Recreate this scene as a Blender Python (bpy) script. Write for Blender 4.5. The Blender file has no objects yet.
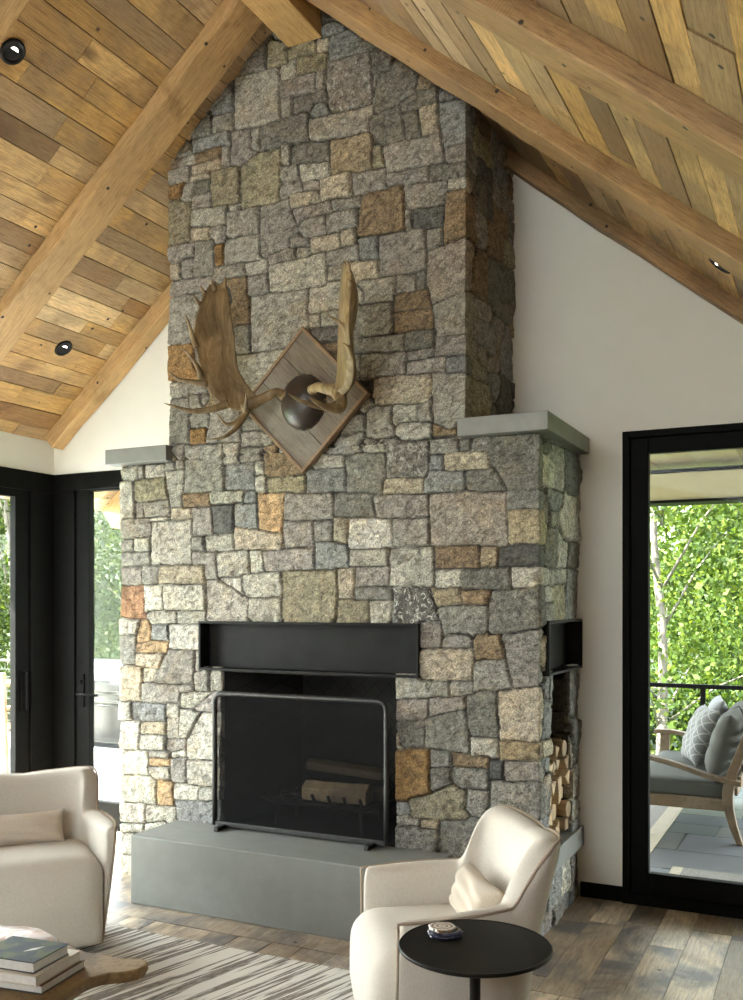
import bpy, bmesh, math, random
import numpy as np
from mathutils import Vector, Matrix
PI = math.pi
scene = bpy.context.scene
COL = scene.collection
rnd = random.Random(7)

# ------------------------------------------------------------------ helpers
def link(o, parent=None):
    COL.objects.link(o)
    if parent is not None:
        o.parent = parent
    return o

def tag(o, label=None, cat=None, group=None, kind=None):
    if label: o['label'] = label
    if cat: o['category'] = cat
    if group: o['group'] = group
    if kind: o['kind'] = kind
    return o

def empty(name, loc=(0, 0, 0), rz=0.0, label=None, cat=None, group=None):
    o = bpy.data.objects.new(name, None)
    o.empty_display_size = 0.1
    o.location = loc
    o.rotation_euler = (0, 0, rz)
    COL.objects.link(o)
    return tag(o, label, cat, group)

def mesh_obj(name, verts, faces, mat, parent=None, smooth=False, cols=None, offs=None, vcol=None):
    me = bpy.data.meshes.new(name)
    me.from_pydata([tuple(v) for v in verts], [], [tuple(f) for f in faces])
    me.materials.append(mat)
    n = len(me.loops)
    if cols is not None or offs is not None:
        lt = np.zeros(len(me.polygons), dtype=np.int32)
        me.polygons.foreach_get('loop_total', lt)
        if cols is not None:
            a = me.attributes.new('col', 'FLOAT_COLOR', 'CORNER')
            c = np.repeat(np.array([list(x[:3]) + [1.0] for x in cols], dtype=np.float32), lt, axis=0)
            a.data.foreach_set('color', c.ravel())
        if offs is not None:
            a = me.attributes.new('off', 'FLOAT_VECTOR', 'CORNER')
            c = np.repeat(np.array(offs, dtype=np.float32), lt, axis=0)
            a.data.foreach_set('vector', c.ravel())
    if smooth:
        me.polygons.foreach_set('use_smooth', [True] * len(me.polygons))
    me.update()
    return link(bpy.data.objects.new(name, me), parent)

class MB:
    """collects simple solids into ONE mesh"""
    def __init__(s):
        s.v = []; s.f = []
    def add(s, vs, fs):
        o = len(s.v)
        s.v += [tuple(v) for v in vs]
        s.f += [tuple(i + o for i in f) for f in fs]
        return s
    def box(s, a, b, M=None):
        x0, y0, z0 = a; x1, y1, z1 = b
        vs = [(x0,y0,z0),(x1,y0,z0),(x1,y1,z0),(x0,y1,z0),(x0,y0,z1),(x1,y0,z1),(x1,y1,z1),(x0,y1,z1)]
        if M is not None: vs = [tuple(M @ Vector(v)) for v in vs]
        return s.add(vs, [(0,3,2,1),(4,5,6,7),(0,1,5,4),(1,2,6,5),(2,3,7,6),(3,0,4,7)])
    def prism(s, prof, d0, d1):
        """closed polygon prof of 3D points (planar) extruded from +d0 to +d1"""
        n = len(prof)
        d0 = Vector(d0); d1 = Vector(d1)
        vs = [tuple(Vector(p) + d0) for p in prof] + [tuple(Vector(p) + d1) for p in prof]
        fs = [tuple(range(n)), tuple(range(2*n-1, n-1, -1))]
        fs += [(i, i+n, (i+1) % n + n, (i+1) % n) for i in range(n)]
        return s.add(vs, fs)
    def tube(s, pts, rad, n=8, closed=False, flat=1.0):
        pts = [Vector(p) for p in pts]
        m = len(pts)
        if not hasattr(rad, '__len__'): rad = [rad] * m
        vs = []; prev = None
        for i, p in enumerate(pts):
            if closed: t = (pts[(i+1) % m] - pts[i-1])
            else: t = pts[min(i+1, m-1)] - pts[max(i-1, 0)]
            t.normalize()
            if prev is None:
                up = Vector((0, 0, 1)) if abs(t.z) < 0.9 else Vector((0, 1, 0))
                a = t.cross(up).normalized()
            else:
                a = (prev - t * prev.dot(t)).normalized()
            prev = a
            b = t.cross(a)
            for k in range(n):
                an = 2 * PI * k / n
                vs.append(tuple(p + (a * math.cos(an) + b * math.sin(an) * flat) * rad[i]))
        fs = []
        for i in range(m if closed else m - 1):
            j = (i + 1) % m
            for k in range(n):
                l = (k + 1) % n
                fs.append((i*n+k, i*n+l, j*n+l, j*n+k))
        if not closed:
            fs.append(tuple(range(n-1, -1, -1)))
            fs.append(tuple((m-1)*n + k for k in range(n)))
        return s.add(vs, fs)
    def lathe(s, prof, c=(0, 0, 0), n=40, M=None):
        vs = []; fs = []
        for (r, z) in prof:
            for k in range(n):
                a = 2 * PI * k / n
                vs.append(Vector((c[0] + r*math.cos(a), c[1] + r*math.sin(a), c[2] + z)))
        if M is not None: vs = [M @ v for v in vs]
        m = len(prof)
        for i in range(m-1):
            for k in range(n):
                l = (k+1) % n
                fs.append((i*n+k, i*n+l, (i+1)*n+l, (i+1)*n+k))
        fs.append(tuple(range(n-1, -1, -1)))
        fs.append(tuple((m-1)*n+k for k in range(n)))
        return s.add(vs, fs)
    def build(s, name, mat, parent=None, smooth=False, bevel=0.0, seg=2, sub=0, cols=None, offs=None):
        o = mesh_obj(name, s.v, s.f, mat, parent, smooth, cols, offs)
        if bevel:
            b = o.modifiers.new('bevel', 'BEVEL'); b.width = bevel; b.segments = seg
            b.limit_method = 'ANGLE'; b.angle_limit = math.radians(40)
        if sub:
            m = o.modifiers.new('sub', 'SUBSURF'); m.levels = sub; m.render_levels = sub
        return o

# ------------------------------------------------------------------ materials
def new_mat(name):
    m = bpy.data.materials.new(name); m.use_nodes = True
    nt = m.node_tree; nt.nodes.clear()
    out = nt.nodes.new('ShaderNodeOutputMaterial')
    p = nt.nodes.new('ShaderNodeBsdfPrincipled')
    nt.links.new(p.outputs[0], out.inputs[0])
    return m, nt, p, out

def N(nt, typ, **kw):
    n = nt.nodes.new(typ)
    for k, v in kw.items():
        if k in n.inputs: n.inputs[k].default_value = v
        else: setattr(n, k, v)
    return n

def coords(nt, scale=(1, 1, 1), off=False, rot=(0, 0, 0)):
    tc = nt.nodes.new('ShaderNodeTexCoord')
    src = tc.outputs['Object']
    if off:
        at = nt.nodes.new('ShaderNodeAttribute'); at.attribute_name = 'off'
        ad = N(nt, 'ShaderNodeVectorMath', operation='ADD')
        nt.links.new(src, ad.inputs[0]); nt.links.new(at.outputs['Vector'], ad.inputs[1])
        src = ad.outputs[0]
    if any(rot):
        mr = nt.nodes.new('ShaderNodeMapping'); mr.inputs['Rotation'].default_value = rot
        nt.links.new(src, mr.inputs[0]); src = mr.outputs[0]
    mp = nt.nodes.new('ShaderNodeMapping'); mp.inputs['Scale'].default_value = scale
    nt.links.new(src, mp.inputs[0])
    return mp.outputs[0]

def noise(nt, vec, scale, detail=4, rough=.55, dist=0.0):
    n = N(nt, 'ShaderNodeTexNoise', Scale=scale, Detail=detail, Roughness=rough, Distortion=dist)
    nt.links.new(vec, n.inputs['Vector'])
    return n.outputs['Fac']

def ramp(nt, fac, stops):
    r = nt.nodes.new('ShaderNodeValToRGB')
    e = r.color_ramp.elements
    while len(e) < len(stops): e.new(0.5)
    for i, (p, c) in enumerate(stops):
        e[i].position = p
        e[i].color = (c, c, c, 1) if not hasattr(c, '__len__') else (*c, 1)
    nt.links.new(fac, r.inputs[0])
    return r.outputs[0]

def mix(nt, a, b, fac, blend='MIX'):
    m = nt.nodes.new('ShaderNodeMix'); m.data_type = 'RGBA'; m.blend_type = blend
    m.clamp_factor = True
    for k, v in ((0, fac), (6, a), (7, b)):
        inp = m.inputs[k]
        if isinstance(v, (int, float)): inp.default_value = v if k == 0 else (v, v, v, 1)
        elif isinstance(v, tuple): inp.default_value = (*v, 1)
        else: nt.links.new(v, inp)
    return m.outputs[2]

def bump(nt, p, h, strength=.3, dist=.01):
    b = N(nt, 'ShaderNodeBump', Strength=strength, Distance=dist)
    nt.links.new(h, b.inputs['Height']); nt.links.new(b.outputs[0], p.inputs['Normal'])

def plain(name, col, rough=.5, metal=0.0, noise_amt=.08, nscale=30, bump_s=0.0, spec=.5):
    m, nt, p, out = new_mat(name)
    v = coords(nt)
    f = noise(nt, v, nscale)
    d = tuple(c * (1 - noise_amt) for c in col); l = tuple(min(1, c * (1 + noise_amt)) for c in col)
    nt.links.new(ramp(nt, f, [(.3, d), (.7, l)]), p.inputs['Base Color'])
    p.inputs['Roughness'].default_value = rough
    p.inputs['Metallic'].default_value = metal
    p.inputs['Specular IOR Level'].default_value = spec
    if bump_s: bump(nt, p, noise(nt, v, nscale * 3), bump_s, .003)
    return m

def wood(name, base=None, grain=(1, 1, 1), dark=(.10, .06, .035), dark_amt=.5, grey=(.30, .27, .23), grey_amt=.3,
         rough=.6, holes=True, saw=0.0, along=1, bump_s=.25, base_mul=1.0):
    """grain: coordinate scale (small along the board)"""
    m, nt, p, out = new_mat(name)
    v = coords(nt, grain, off=True)
    vw = coords(nt, (1, 1, 1), off=True)
    if base is None:
        at = nt.nodes.new('ShaderNodeAttribute'); at.attribute_name = 'col'; c = at.outputs['Color']
    else:
        c = base
    g1 = noise(nt, v, 9, 6, .65, .6)
    g2 = noise(nt, v, 45, 3, .6, .2)
    c = mix(nt, c, dark, mix(nt, ramp(nt, g1, [(.42, 0.0), (.72, dark_amt)]), ramp(nt, g2, [(.45, 0.0), (.75, dark_amt * .6)]), .4), 'MIX')
    c = mix(nt, c, (1.18, 1.12, 1.0), ramp(nt, g1, [(.25, .45), (.45, 0.0)]), 'MULTIPLY')
    pat = noise(nt, coords(nt, tuple(.35 + .65 * (x if x < 1 else 1) for x in grain), off=True), 2.6, 4, .6, .8)
    c = mix(nt, c, grey, ramp(nt, pat, [(.46, 0.0), (.62, grey_amt)]))
    fine = noise(nt, v, 22, 3, .7, .3)
    c = mix(nt, c, (.62, .55, .46), ramp(nt, fine, [(.50, 0.0), (.66, .9)]), 'MULTIPLY')
    blot = noise(nt, vw, 3.1, 5, .65, .5)
    c = mix(nt, c, (.55, .47, .38), ramp(nt, blot, [(.54, 0.0), (.72, .85)]), 'MULTIPLY')
    c = mix(nt, c, (1.22, 1.18, 1.08), ramp(nt, blot, [(.28, .9), (.45, 0.0)]), 'MULTIPLY')
    hgt = g1
    if holes:
        vo = N(nt, 'ShaderNodeTexVoronoi', Scale=9.0); vo.feature = 'F1'
        nt.links.new(vw, vo.inputs['Vector'])
        h = ramp(nt, vo.outputs['Distance'], [(.07, 1.0), (.10, 0.0)])
        h = mix(nt, 0.0, h, ramp(nt, noise(nt, vw, 2.2, 1), [(.50, 0.0), (.53, 1.0)]))
        c = mix(nt, c, (.02, .015, .01), h)
        kn = N(nt, 'ShaderNodeTexVoronoi', Scale=2.1); nt.links.new(coords(nt, tuple(.6 if x < 1 else 1.3 for x in grain), off=True), kn.inputs['Vector'])
        c = mix(nt, c, dark, ramp(nt, kn.outputs['Distance'], [(.04, .85), (.12, 0.0)]))
    if saw:
        w = N(nt, 'ShaderNodeTexWave', Scale=28.0, Distortion=2.0, Detail=2.0)
        w.bands_direction = 'Y' if along == 1 else 'X'
        nt.links.new(vw, w.inputs['Vector'])
        s = mix(nt, 0.0, w.outputs['Fac'], ramp(nt, noise(nt, vw, 1.7, 2), [(.5, 0.0), (.62, 1.0)]))
        c = mix(nt, c, dark, mix(nt, 0.0, s, saw))
    nt.links.new(c, p.inputs['Base Color'])
    p.inputs['Roughness'].default_value = rough
    bump(nt, p, mix(nt, g1, g2, .4), bump_s, .004)
    return m

def fabric(name, col, sc=900, rough=.95, bs=.35, var=.12, sheen=.08):
    m, nt, p, out = new_mat(name)
    v = coords(nt)
    a = noise(nt, v, sc * .35, 2, .7)
    b = noise(nt, coords(nt, (1, 1, .3)), sc * .3, 2, .6)
    f = mix(nt, a, b, .5)
    nt.links.new(ramp(nt, f, [(.3, tuple(c * (1 - var) for c in col)), (.7, tuple(min(1, c * (1 + var)) for c in col))]), p.inputs['Base Color'])
    p.inputs['Roughness'].default_value = rough
    p.inputs['Sheen Weight'].default_value = sheen
    p.inputs['Specular IOR Level'].default_value = .15
    bump(nt, p, f, bs, .0015)
    return m

def stone_mat():
    m, nt, p, out = new_mat('fieldstone')
    at = nt.nodes.new('ShaderNodeAttribute'); at.attribute_name = 'col'
    v = coords(nt)
    vs = coords(nt, (1, 1, 1.6), rot=(.3, .5, .2))
    f1 = noise(nt, v, 140, 3, .7)
    f2 = noise(nt, vs, 26, 5, .7, .6)
    f3 = noise(nt, v, 7, 4, .6, .5)
    c = at.outputs['Color']
    c = mix(nt, c, (.42, .42, .42), ramp(nt, f1, [(.34, .95), (.50, 0.0)]), 'MULTIPLY')
    c = mix(nt, c, (.45, .44, .42), ramp(nt, f2, [(.36, .95), (.50, 0.0)]), 'MULTIPLY')
    c = mix(nt, c, (1.55, 1.53, 1.48), ramp(nt, f2, [(.51, 0.0), (.66, .95)]), 'MULTIPLY')
    c = mix(nt, c, (1.65, 1.65, 1.6), ramp(nt, f1, [(.53, 0.0), (.66, .95)]), 'MULTIPLY')
    c = mix(nt, c, (1.08, .98, .84), ramp(nt, f3, [(.5, 0.0), (.7, .8)]), 'MULTIPLY')
    # pale veins / lichen where the stone is flecked (alpha-like 'fleck' attribute)
    fl = nt.nodes.new('ShaderNodeAttribute'); fl.attribute_name = 'fleck'
    vein = noise(nt, coords(nt, (1, 1, .8)), 30, 4, .75, 1.6)
    c = mix(nt, c, (.62, .61, .56), mix(nt, 0.0, ramp(nt, vein, [(.54, 0.0), (.60, 1.0)]), fl.outputs['Fac']))
    nt.links.new(c, p.inputs['Base Color'])
    p.inputs['Roughness'].default_value = .85
    h = mix(nt, f2, f1, .35)
    bump(nt, p, h, 1.0, .016)
    return m
FRONT="""d-2750,4210 -2593,4338 -2587,4211
y-2583,4210 -2583,4366 -2563,4381 -2469,4277 -2469,4212
l-2780,4204 -2510,4189 -2504,3930 -2780,3940
b-2780,4204 -2780,4037 -2917,4037 -2924,4091
g-2917,4035 -2789,4031 -2784,3941 -2926,3946
g-2926,4058 -2926,3946 -3051,3946
l-2512,4192 -2415,4213 -2411,4123 -2504,4127
b-3051,3941 -2811,3936 -2805,3868 -3038,3873
g-3142,3876 -3058,3932 -3051,3870
r-3032,3863 -2861,3871 -2867,3814 -3026,3820
l-3235,3852 -3038,3865 -3038,3828 -3235,3820
e-3058,3800 -2871,3807 -2867,3762 -3051,3757
g-2858,3867 -2805,3866 -2809,3750 -2858,3755
p-2801,3934 -2683,3924 -2677,3810 -2629,3792 -2737,3741 -2801,3762
g-2679,3923 -2617,3921 -2617,3793 -2677,3810
d-2623,3921 -2360,3922 -2343,3800 -2617,3798
l-2498,3793 -2429,3788 -2452,3698 -2501,3708
y-2737,3741 -2665,3792 -2501,3784 -2510,3525 -2740,3521
y-2926,3743 -2750,3738 -2747,3558 -2917,3569
p-3222,3807 -3062,3806 -3062,3738 -3222,3737
e-3058,3748 -2934,3749 -2934,3723 -3064,3728
d-3032,3714 -2936,3719 -2943,3657 -3028,3658
o-3222,3721 -3103,3722 -3110,3657 -3222,3657
g-3106,3709 -3032,3714 -3051,3615 -3116,3637
p-3051,3638 -2930,3646 -2924,3581 -3045,3577
l-3045,3566 -2826,3552 -2830,3476 -3045,3482
w-2811,3552 -2750,3557 -2750,3523 -2811,3524
g-2826,3516 -2635,3515 -2629,3384 -2826,3398
g-2626,3506 -2452,3519 -2440,3287 -2593,3257 -2623,3272
p-2508,3687 -2396,3682 -2396,3618 -2504,3624
p-2516,3591 -2383,3605 -2377,3549 -2522,3532
b-2255,4354 -2183,4340 -2123,4285 -2255,4283
b-2222,4267 -2117,4279 -1972,4159 -2010,4150 -2222,4157
e-2295,4266 -2218,4273 -2233,4207 -2295,4217
y-2464,4270 -2297,4262 -2297,4208 -2460,4225
y-2408,4216 -2233,4207 -2239,4125 -2408,4127
p-2501,4125 -2300,4115 -2304,4028 -2501,4039
g-2295,4116 -2244,4116 -2250,4030 -2300,4032
g-2499,4029 -2431,4023 -2434,3944 -2499,3944
d-2429,4013 -2244,4023 -2239,3968 -2385,3933 -2426,3947
m-2236,4154 -1994,4141 -1988,3891 -2200,3896 -2239,4022
d-1986,4144 -1946,4143 -1883,4080 -1899,4031 -1988,4037
d-1978,3951 -1946,4027 -1883,4032 -1873,4072 -1750,3976 -1760,3899 -1852,3869 -1957,3836
g-1988,4034 -1957,4027 -1983,3952
t-1750,3967 -1679,3908 -1689,3896 -1755,3903
b-1649,3878 -1541,3834 -1541,3802 -1649,3827
d-1842,3862 -1739,3894 -1651,3878 -1654,3823 -1826,3816
b-2311,3961 -2261,3964 -2227,3892 -2300,3884
p-2311,3882 -1983,3885 -2020,3764 -2283,3772 -2334,3798
d-2015,3787 -1999,3822 -1852,3855 -1821,3697 -1972,3692
d-1821,3810 -1755,3805 -1734,3679 -1811,3686
e-1750,3817 -1654,3814 -1641,3686 -1734,3679
t-2216,3763 -1994,3752 -1983,3580 -2211,3591
d-2443,3787 -2227,3765 -2222,3662 -2443,3692
p-1933,3674 -1639,3675 -1624,3531 -1914,3545
y-1983,3685 -1935,3679 -1935,3584 -1983,3580
l-2385,3675 -2227,3668 -2222,3588 -2385,3593
p-2374,3584 -2272,3584 -2274,3535 -2368,3540
e-2272,3584 -2106,3585 -2101,3473 -2266,3480
e-2449,3543 -2272,3530 -2272,3476 -2443,3472
g-2098,3583 -1920,3572 -1914,3471 -2090,3476
g-1909,3541 -1694,3531 -1699,3467 -1909,3480
r-2058,3455 -1837,3470 -1816,3264 -2052,3257
g-1816,3466 -1605,3453 -1619,3341 -1811,3353
k-1775,3341 -1624,3342 -1624,3250 -1770,3256
g-1811,3348 -1778,3344 -1780,3249 -1811,3254
p-2438,3477 -2211,3464 -2211,3411 -2385,3407
g-2205,3468 -2052,3459 -2058,3407 -2200,3414
g-2239,3401 -2069,3404 -2069,3318 -2239,3318
g-2362,3398 -2244,3402 -2244,3319 -2362,3314
b-1649,3816 -1505,3783 -1505,3601 -1613,3610
d-1692,3539 -1505,3505 -1505,3437 -1697,3465
l-1598,3455 -1505,3446 -1505,3387 -1598,3400
r-1613,3398 -1505,3387 -1505,3209 -1622,3165
g-1603,3599 -1505,3592 -1505,3505 -1608,3521
p-1707,3235 -1632,3236 -1632,3162 -1702,3146
P-1697,3136 -1505,3168 -1505,2950 -1672,2891 -1707,2975
p-1946,3245 -1714,3238 -1709,3056 -1946,3055
e-2331,3300 -2167,3302 -2163,3233 -2334,3232
e-2161,3311 -2090,3311 -2085,3230 -2156,3232
g-2239,3216 -2058,3226 -2058,3153 -2239,3153
b-2055,3254 -1957,3247 -1957,3147 -2052,3148
e-2112,3143 -1962,3140 -1962,3057 -2085,3061
g-2230,3146 -2156,3140 -2156,3072 -2230,3073
l-2042,3045 -1873,3044 -1868,2930 -2036,2934
p-1862,3047 -1762,3046 -1760,2961 -1862,2962
d-1758,3050 -1709,3052 -1709,2963 -1758,2966
r-1873,2954 -1699,2955 -1684,2876 -1873,2879
r-1878,2870 -1684,2867 -1679,2778 -1878,2780
l-2334,3059 -2161,3068 -2161,2927 -2337,2931
l-2266,2931 -2172,2929 -2172,2851 -2266,2858
l-2334,2926 -2274,2923 -2274,2859 -2331,2856
w-2058,3004 -2036,3006 -2031,2933 -2058,2932
g-2063,2933 -1881,2922 -1881,2785 -2085,2772
d-2323,2845 -2172,2851 -2172,2773 -2272,2775
r-2272,2770 -2172,2768 -2172,2686 -2216,2710
g-2096,2764 -1821,2766 -1826,2694 -2090,2705
d-1811,2767 -1669,2766 -1669,2685 -1816,2688
g-1803,2677 -1671,2677 -1674,2639 -1801,2639
p-2050,2691 -1811,2678 -1821,2585 -2047,2566
g-2090,2691 -2052,2691 -2050,2571 -2074,2578
g-1811,2631 -1615,2632 -1619,2573 -1811,2577
e-1978,2559 -1946,2579 -1699,2558 -1679,2537 -1699,2428 -1978,2444
k-2079,2564 -1988,2555 -1999,2504 -2042,2488
g-2042,2460 -1983,2459 -1983,2435 -2020,2424
g-2010,2433 -1888,2431 -1888,2285 -2010,2294
l-1878,2435 -1750,2428 -1750,2358 -1878,2350
g-1748,2429 -1682,2449 -1677,2342 -1750,2348
g-1672,2888 -1505,2942 -1505,2733 -1662,2734
g-1677,2560 -1505,2542 -1525,2334 -1603,2299 -1672,2337
g-1662,2720 -1505,2719 -1505,2637 -1662,2637
b-1608,2626 -1505,2628 -1505,2551 -1606,2557
r-1672,2332 -1603,2294 -1549,2308 -1554,2263 -1672,2263
l-1840,2346 -1682,2336 -1682,2259 -1840,2266
y-3222,3637 -3058,3622 -3058,3422 -3222,3412
e-3058,3475 -2949,3463 -2951,3404 -3064,3407
g-2936,3449 -2830,3446 -2830,3374 -2898,3369
g-3026,3401 -2911,3392 -2905,3215 -3045,3225
o-2905,3365 -2848,3363 -2848,3253 -2898,3250
g-2836,3375 -2629,3375 -2623,3248 -2842,3252
p-3222,3391 -3038,3393 -3038,3324 -3222,3321
e-3222,3300 -3127,3296 -3123,3221 -3222,3220
g-3119,3327 -3051,3321 -3051,3216 -3119,3224
g-2905,3241 -2719,3237 -2713,3175 -2898,3182
l-2707,3236 -2581,3241 -2575,3170 -2707,3164
g-2701,3163 -2575,3164 -2575,3074 -2695,3065
p-2575,3255 -2411,3264 -2411,3214 -2569,3209
g-2446,3309 -2337,3306 -2331,3271 -2440,3279
l-2406,3268 -2337,3267 -2331,3221 -2400,3222
l-2563,3203 -2247,3213 -2238,3050 -2563,3072
L-2677,3058 -2346,3053 -2339,2773 -2671,2772
r-2830,3172 -2698,3168 -2689,2927 -2780,2928
g-2774,2922 -2683,2916 -2677,2773 -2762,2772
g-3222,3209 -2911,3205 -2911,3143 -3222,3129
g-3222,3124 -2987,3128 -3026,2865 -3222,2878
o-3222,2862 -3038,2867 -3006,2685 -3222,2686
l-2768,2768 -2475,2771 -2475,2689 -2665,2573
l-3222,2670 -3123,2665 -3123,2591 -3222,2595
g-3119,2659 -2962,2649 -2917,2592 -3119,2596
g-3222,2589 -3071,2581 -3067,2343 -3222,2344
g-3058,2595 -3000,2595 -2994,2526 -3058,2527
g-2990,2599 -2924,2598 -2917,2540 -2987,2546
g-3067,2480 -2917,2488 -2943,2396 -3064,2417
o-3059,2423 -2957,2425 -2963,2336 -3059,2328
p-2944,2512 -2757,2516 -2739,2325 -2957,2336
p-3157,2329 -3098,2336 -3101,2209 -3157,2213
g-3092,2325 -2856,2318 -2844,2080 -3092,2082
l-2844,2317 -2745,2315 -2751,2213 -2844,2209
b-2837,2208 -2660,2210 -2660,2080 -2837,2079
l-3558,2226 -3417,2229 -3412,2169 -3558,2166
g-3406,2228 -3371,2228 -3371,2177 -3406,2174
l-3362,2231 -3232,2228 -3236,2175 -3358,2171
p-3230,2233 -3164,2236 -3161,2208 -3227,2208
l-3558,2160 -3440,2159 -3433,1969 -3558,1968
y-3430,2170 -3230,2169 -3203,2055 -3426,2047
l-3219,2200 -3109,2201 -3122,2009 -3190,2007
r-3111,2067 -2944,2072 -2938,2001 -3105,1998
l-2941,2074 -2723,2068 -2727,2017 -2912,2002
g-3422,2042 -3378,2040 -3378,1961 -3426,1963
g-3367,2039 -3203,2039 -3197,1964 -3364,1960
w-3326,1951 -3206,1952 -3210,1938 -3324,1934
e-3190,1996 -3053,1998 -3053,1941 -3190,1940
p-3558,1957 -3331,1951 -3324,1878 -3344,1846 -3558,1853
p-3044,1995 -2921,1995 -2916,1854 -3040,1853
k-2912,2000 -2784,1999 -2788,1855 -2894,1854
b-2779,2004 -2636,1998 -2636,1876 -2779,1891
b-2720,2063 -2654,2068 -2648,2008 -2720,2007
L-3313,1931 -3049,1932 -3046,1701 -3317,1703
g-3044,1837 -2969,1843 -2963,1767 -3044,1769
l-2959,1850 -2792,1856 -2788,1763 -2957,1764
g-3558,1842 -3444,1840 -3444,1778 -3558,1781
l-3433,1847 -3324,1846 -3324,1776 -3433,1775
g-3558,1770 -3331,1770 -3331,1711 -3399,1698 -3558,1693
p-3049,1764 -2894,1765 -2887,1617 -2963,1616 -2969,1689 -3053,1695
l-2878,1755 -2696,1764 -2690,1638 -2875,1623
p-3558,1682 -3389,1690 -3385,1593 -3558,1591
g-3381,1696 -3263,1696 -3277,1597 -3381,1598
e-3270,1688 -2969,1689 -2969,1595 -3270,1597
w-2875,1615 -2739,1629 -2727,1531
l-2957,1610 -2875,1604 -2702,1521 -2690,1409 -2944,1407
q-3558,1578 -3385,1587 -3371,1414 -3433,1403 -3558,1429
w-3371,1582 -3236,1586 -3243,1458 -3358,1441
w-3227,1586 -2963,1584 -2963,1454 -3230,1458
g-2732,2452 -2645,2435 -2597,2375 -2729,2381
g-2742,2366 -2609,2371 -2549,2296 -2742,2300
g-2736,2289 -2609,2290 -2609,2219 -2742,2223
w-2651,2212 -2603,2214 -2599,2148 -2651,2146
w-2651,2141 -2585,2142 -2585,2056 -2645,2061
e-2778,1881 -2491,1836 -2485,1771 -2778,1768
w-2693,1761 -2621,1759 -2603,1652 -2687,1643
l-2736,1639 -2497,1646 -2497,1521 -2705,1521 -2742,1562
l-2699,1516 -2497,1519 -2493,1418 -2693,1414
r-2597,2284 -2544,2295 -2375,2135 -2591,2139
y-2576,2126 -2362,2122 -2362,2050 -2579,2058
b-2352,2153 -2140,2150 -2138,2038 -2355,2042
l-2301,2214 -2140,2216 -2140,2158 -2307,2160
g-2229,2233 -2184,2289 -2038,2302 -2043,2225 -2119,2214
g-2140,2373 -2034,2383 -2034,2335 -2140,2329
l-2043,2278 -1921,2274 -1921,2212 -2048,2223
d-2132,2212 -1926,2211 -1921,2089 -1942,2023 -2132,2033
a-2642,2049 -2477,2046 -2508,1852 -2627,1871
g-2473,2040 -2201,2035 -2201,1905 -2477,1911
d-2190,2028 -1984,2024 -1974,1911 -2190,1914
p-2479,1901 -2313,1899 -2313,1774 -2479,1771
p-2307,1899 -2201,1900 -2207,1803 -2305,1801
e-2190,1909 -2113,1908 -2119,1781 -2195,1803
b-2296,1791 -2119,1776 -2119,1665 -2296,1663
p-2611,1754 -2313,1762 -2307,1663 -2597,1657
e-2173,1661 -2086,1660 -2088,1518 -2171,1518
y-2485,1646 -2179,1656 -2179,1423 -2485,1416
y-2173,1505 -2006,1505 -2006,1414 -2173,1413
W-2111,1897 -1880,1890 -1882,1756 -2116,1763
l-2105,1751 -1903,1747 -1908,1671 -2105,1674
p-2078,1664 -1903,1661 -1905,1576 -2078,1575
d-2084,1568 -1880,1568 -1882,1510 -2078,1510
l-1998,1502 -1884,1502 -1884,1411 -1998,1410
m-1908,2259 -1693,2257 -1698,2081 -1908,2090
g-1693,2266 -1555,2260 -1540,2218 -1550,2186 -1688,2187
d-1545,2241 -1482,2236 -1492,2191 -1540,2195
b-1693,2187 -1630,2185 -1628,2116 -1688,2117
e-1623,2187 -1406,2178 -1406,2109 -1623,2110
g-1482,2241 -1396,2239 -1396,2180 -1487,2187
b-1718,2100 -1688,2111 -1511,2097 -1509,2010 -1713,2002
e-1929,2080 -1728,2078 -1728,2008 -1929,2015
p-1977,2006 -1700,2002 -1698,1895 -1966,1903
g-1874,1888 -1696,1890 -1688,1762 -1874,1760
l-1893,1746 -1673,1755 -1668,1593 -1688,1570 -1898,1576
r-1660,1750 -1453,1758 -1449,1654 -1658,1658
w-1660,1648 -1535,1648 -1535,1566 -1658,1565
t-1683,1561 -1535,1562 -1535,1487 -1643,1480
M-1874,1566 -1693,1561 -1648,1413 -1877,1404
d-1390,2234 -1155,2229 -1155,2005 -1310,2000 -1394,2126
d-1504,2097 -1376,2102 -1324,2005 -1504,2006
P-1686,2006 -1324,1992 -1315,1755 -1681,1764
b-1318,1992 -1155,2001 -1155,1913 -1315,1913
t-1315,1907 -1187,1907 -1151,1904 -1153,1755 -1312,1768
t-1442,1745 -1355,1744 -1355,1657 -1442,1659
k-1349,1744 -1153,1751 -1151,1654 -1352,1657
d-1524,1651 -1299,1652 -1299,1563 -1528,1555
l-1294,1652 -1135,1651 -1139,1575 -1294,1570
r-1526,1548 -1390,1550 -1404,1491 -1524,1493
g-1636,1477 -1409,1482 -1409,1334 -1626,1325
d-1390,1545 -1155,1562 -1151,1413 -1155,1386 -1404,1334 -1394,1491
p-1733,1399 -1628,1405 -1626,1287 -1730,1283
g-1623,1363 -1482,1363 -1483,1290 -1623,1285
r-1472,1363 -1344,1358 -1332,1242 -1462,1234 -1472,1288
e-1728,1274 -1477,1284 -1470,1225 -1482,1143 -1728,1136
g-1472,1220 -1325,1238 -1295,1109 -1474,1096
g-1856,1129 -1593,1130 -1593,1061 -1861,1037
g-1588,1125 -1477,1129 -1477,1079 -1588,1065
p-1866,1025 -1698,1042 -1698,949 -1861,940
p-1693,1047 -1525,1064 -1520,1005 -1693,959
d-1866,931 -1718,944 -1713,823 -1866,813
d-1713,953 -1520,1000 -1491,806 -1708,819
d-1510,1078 -1363,1093 -1356,883 -1486,884
l-1486,875 -1353,877 -1351,798 -1483,802
o-1863,799 -1693,810 -1688,611 -1866,563
d-1678,807 -1583,800 -1588,735 -1678,728
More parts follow.
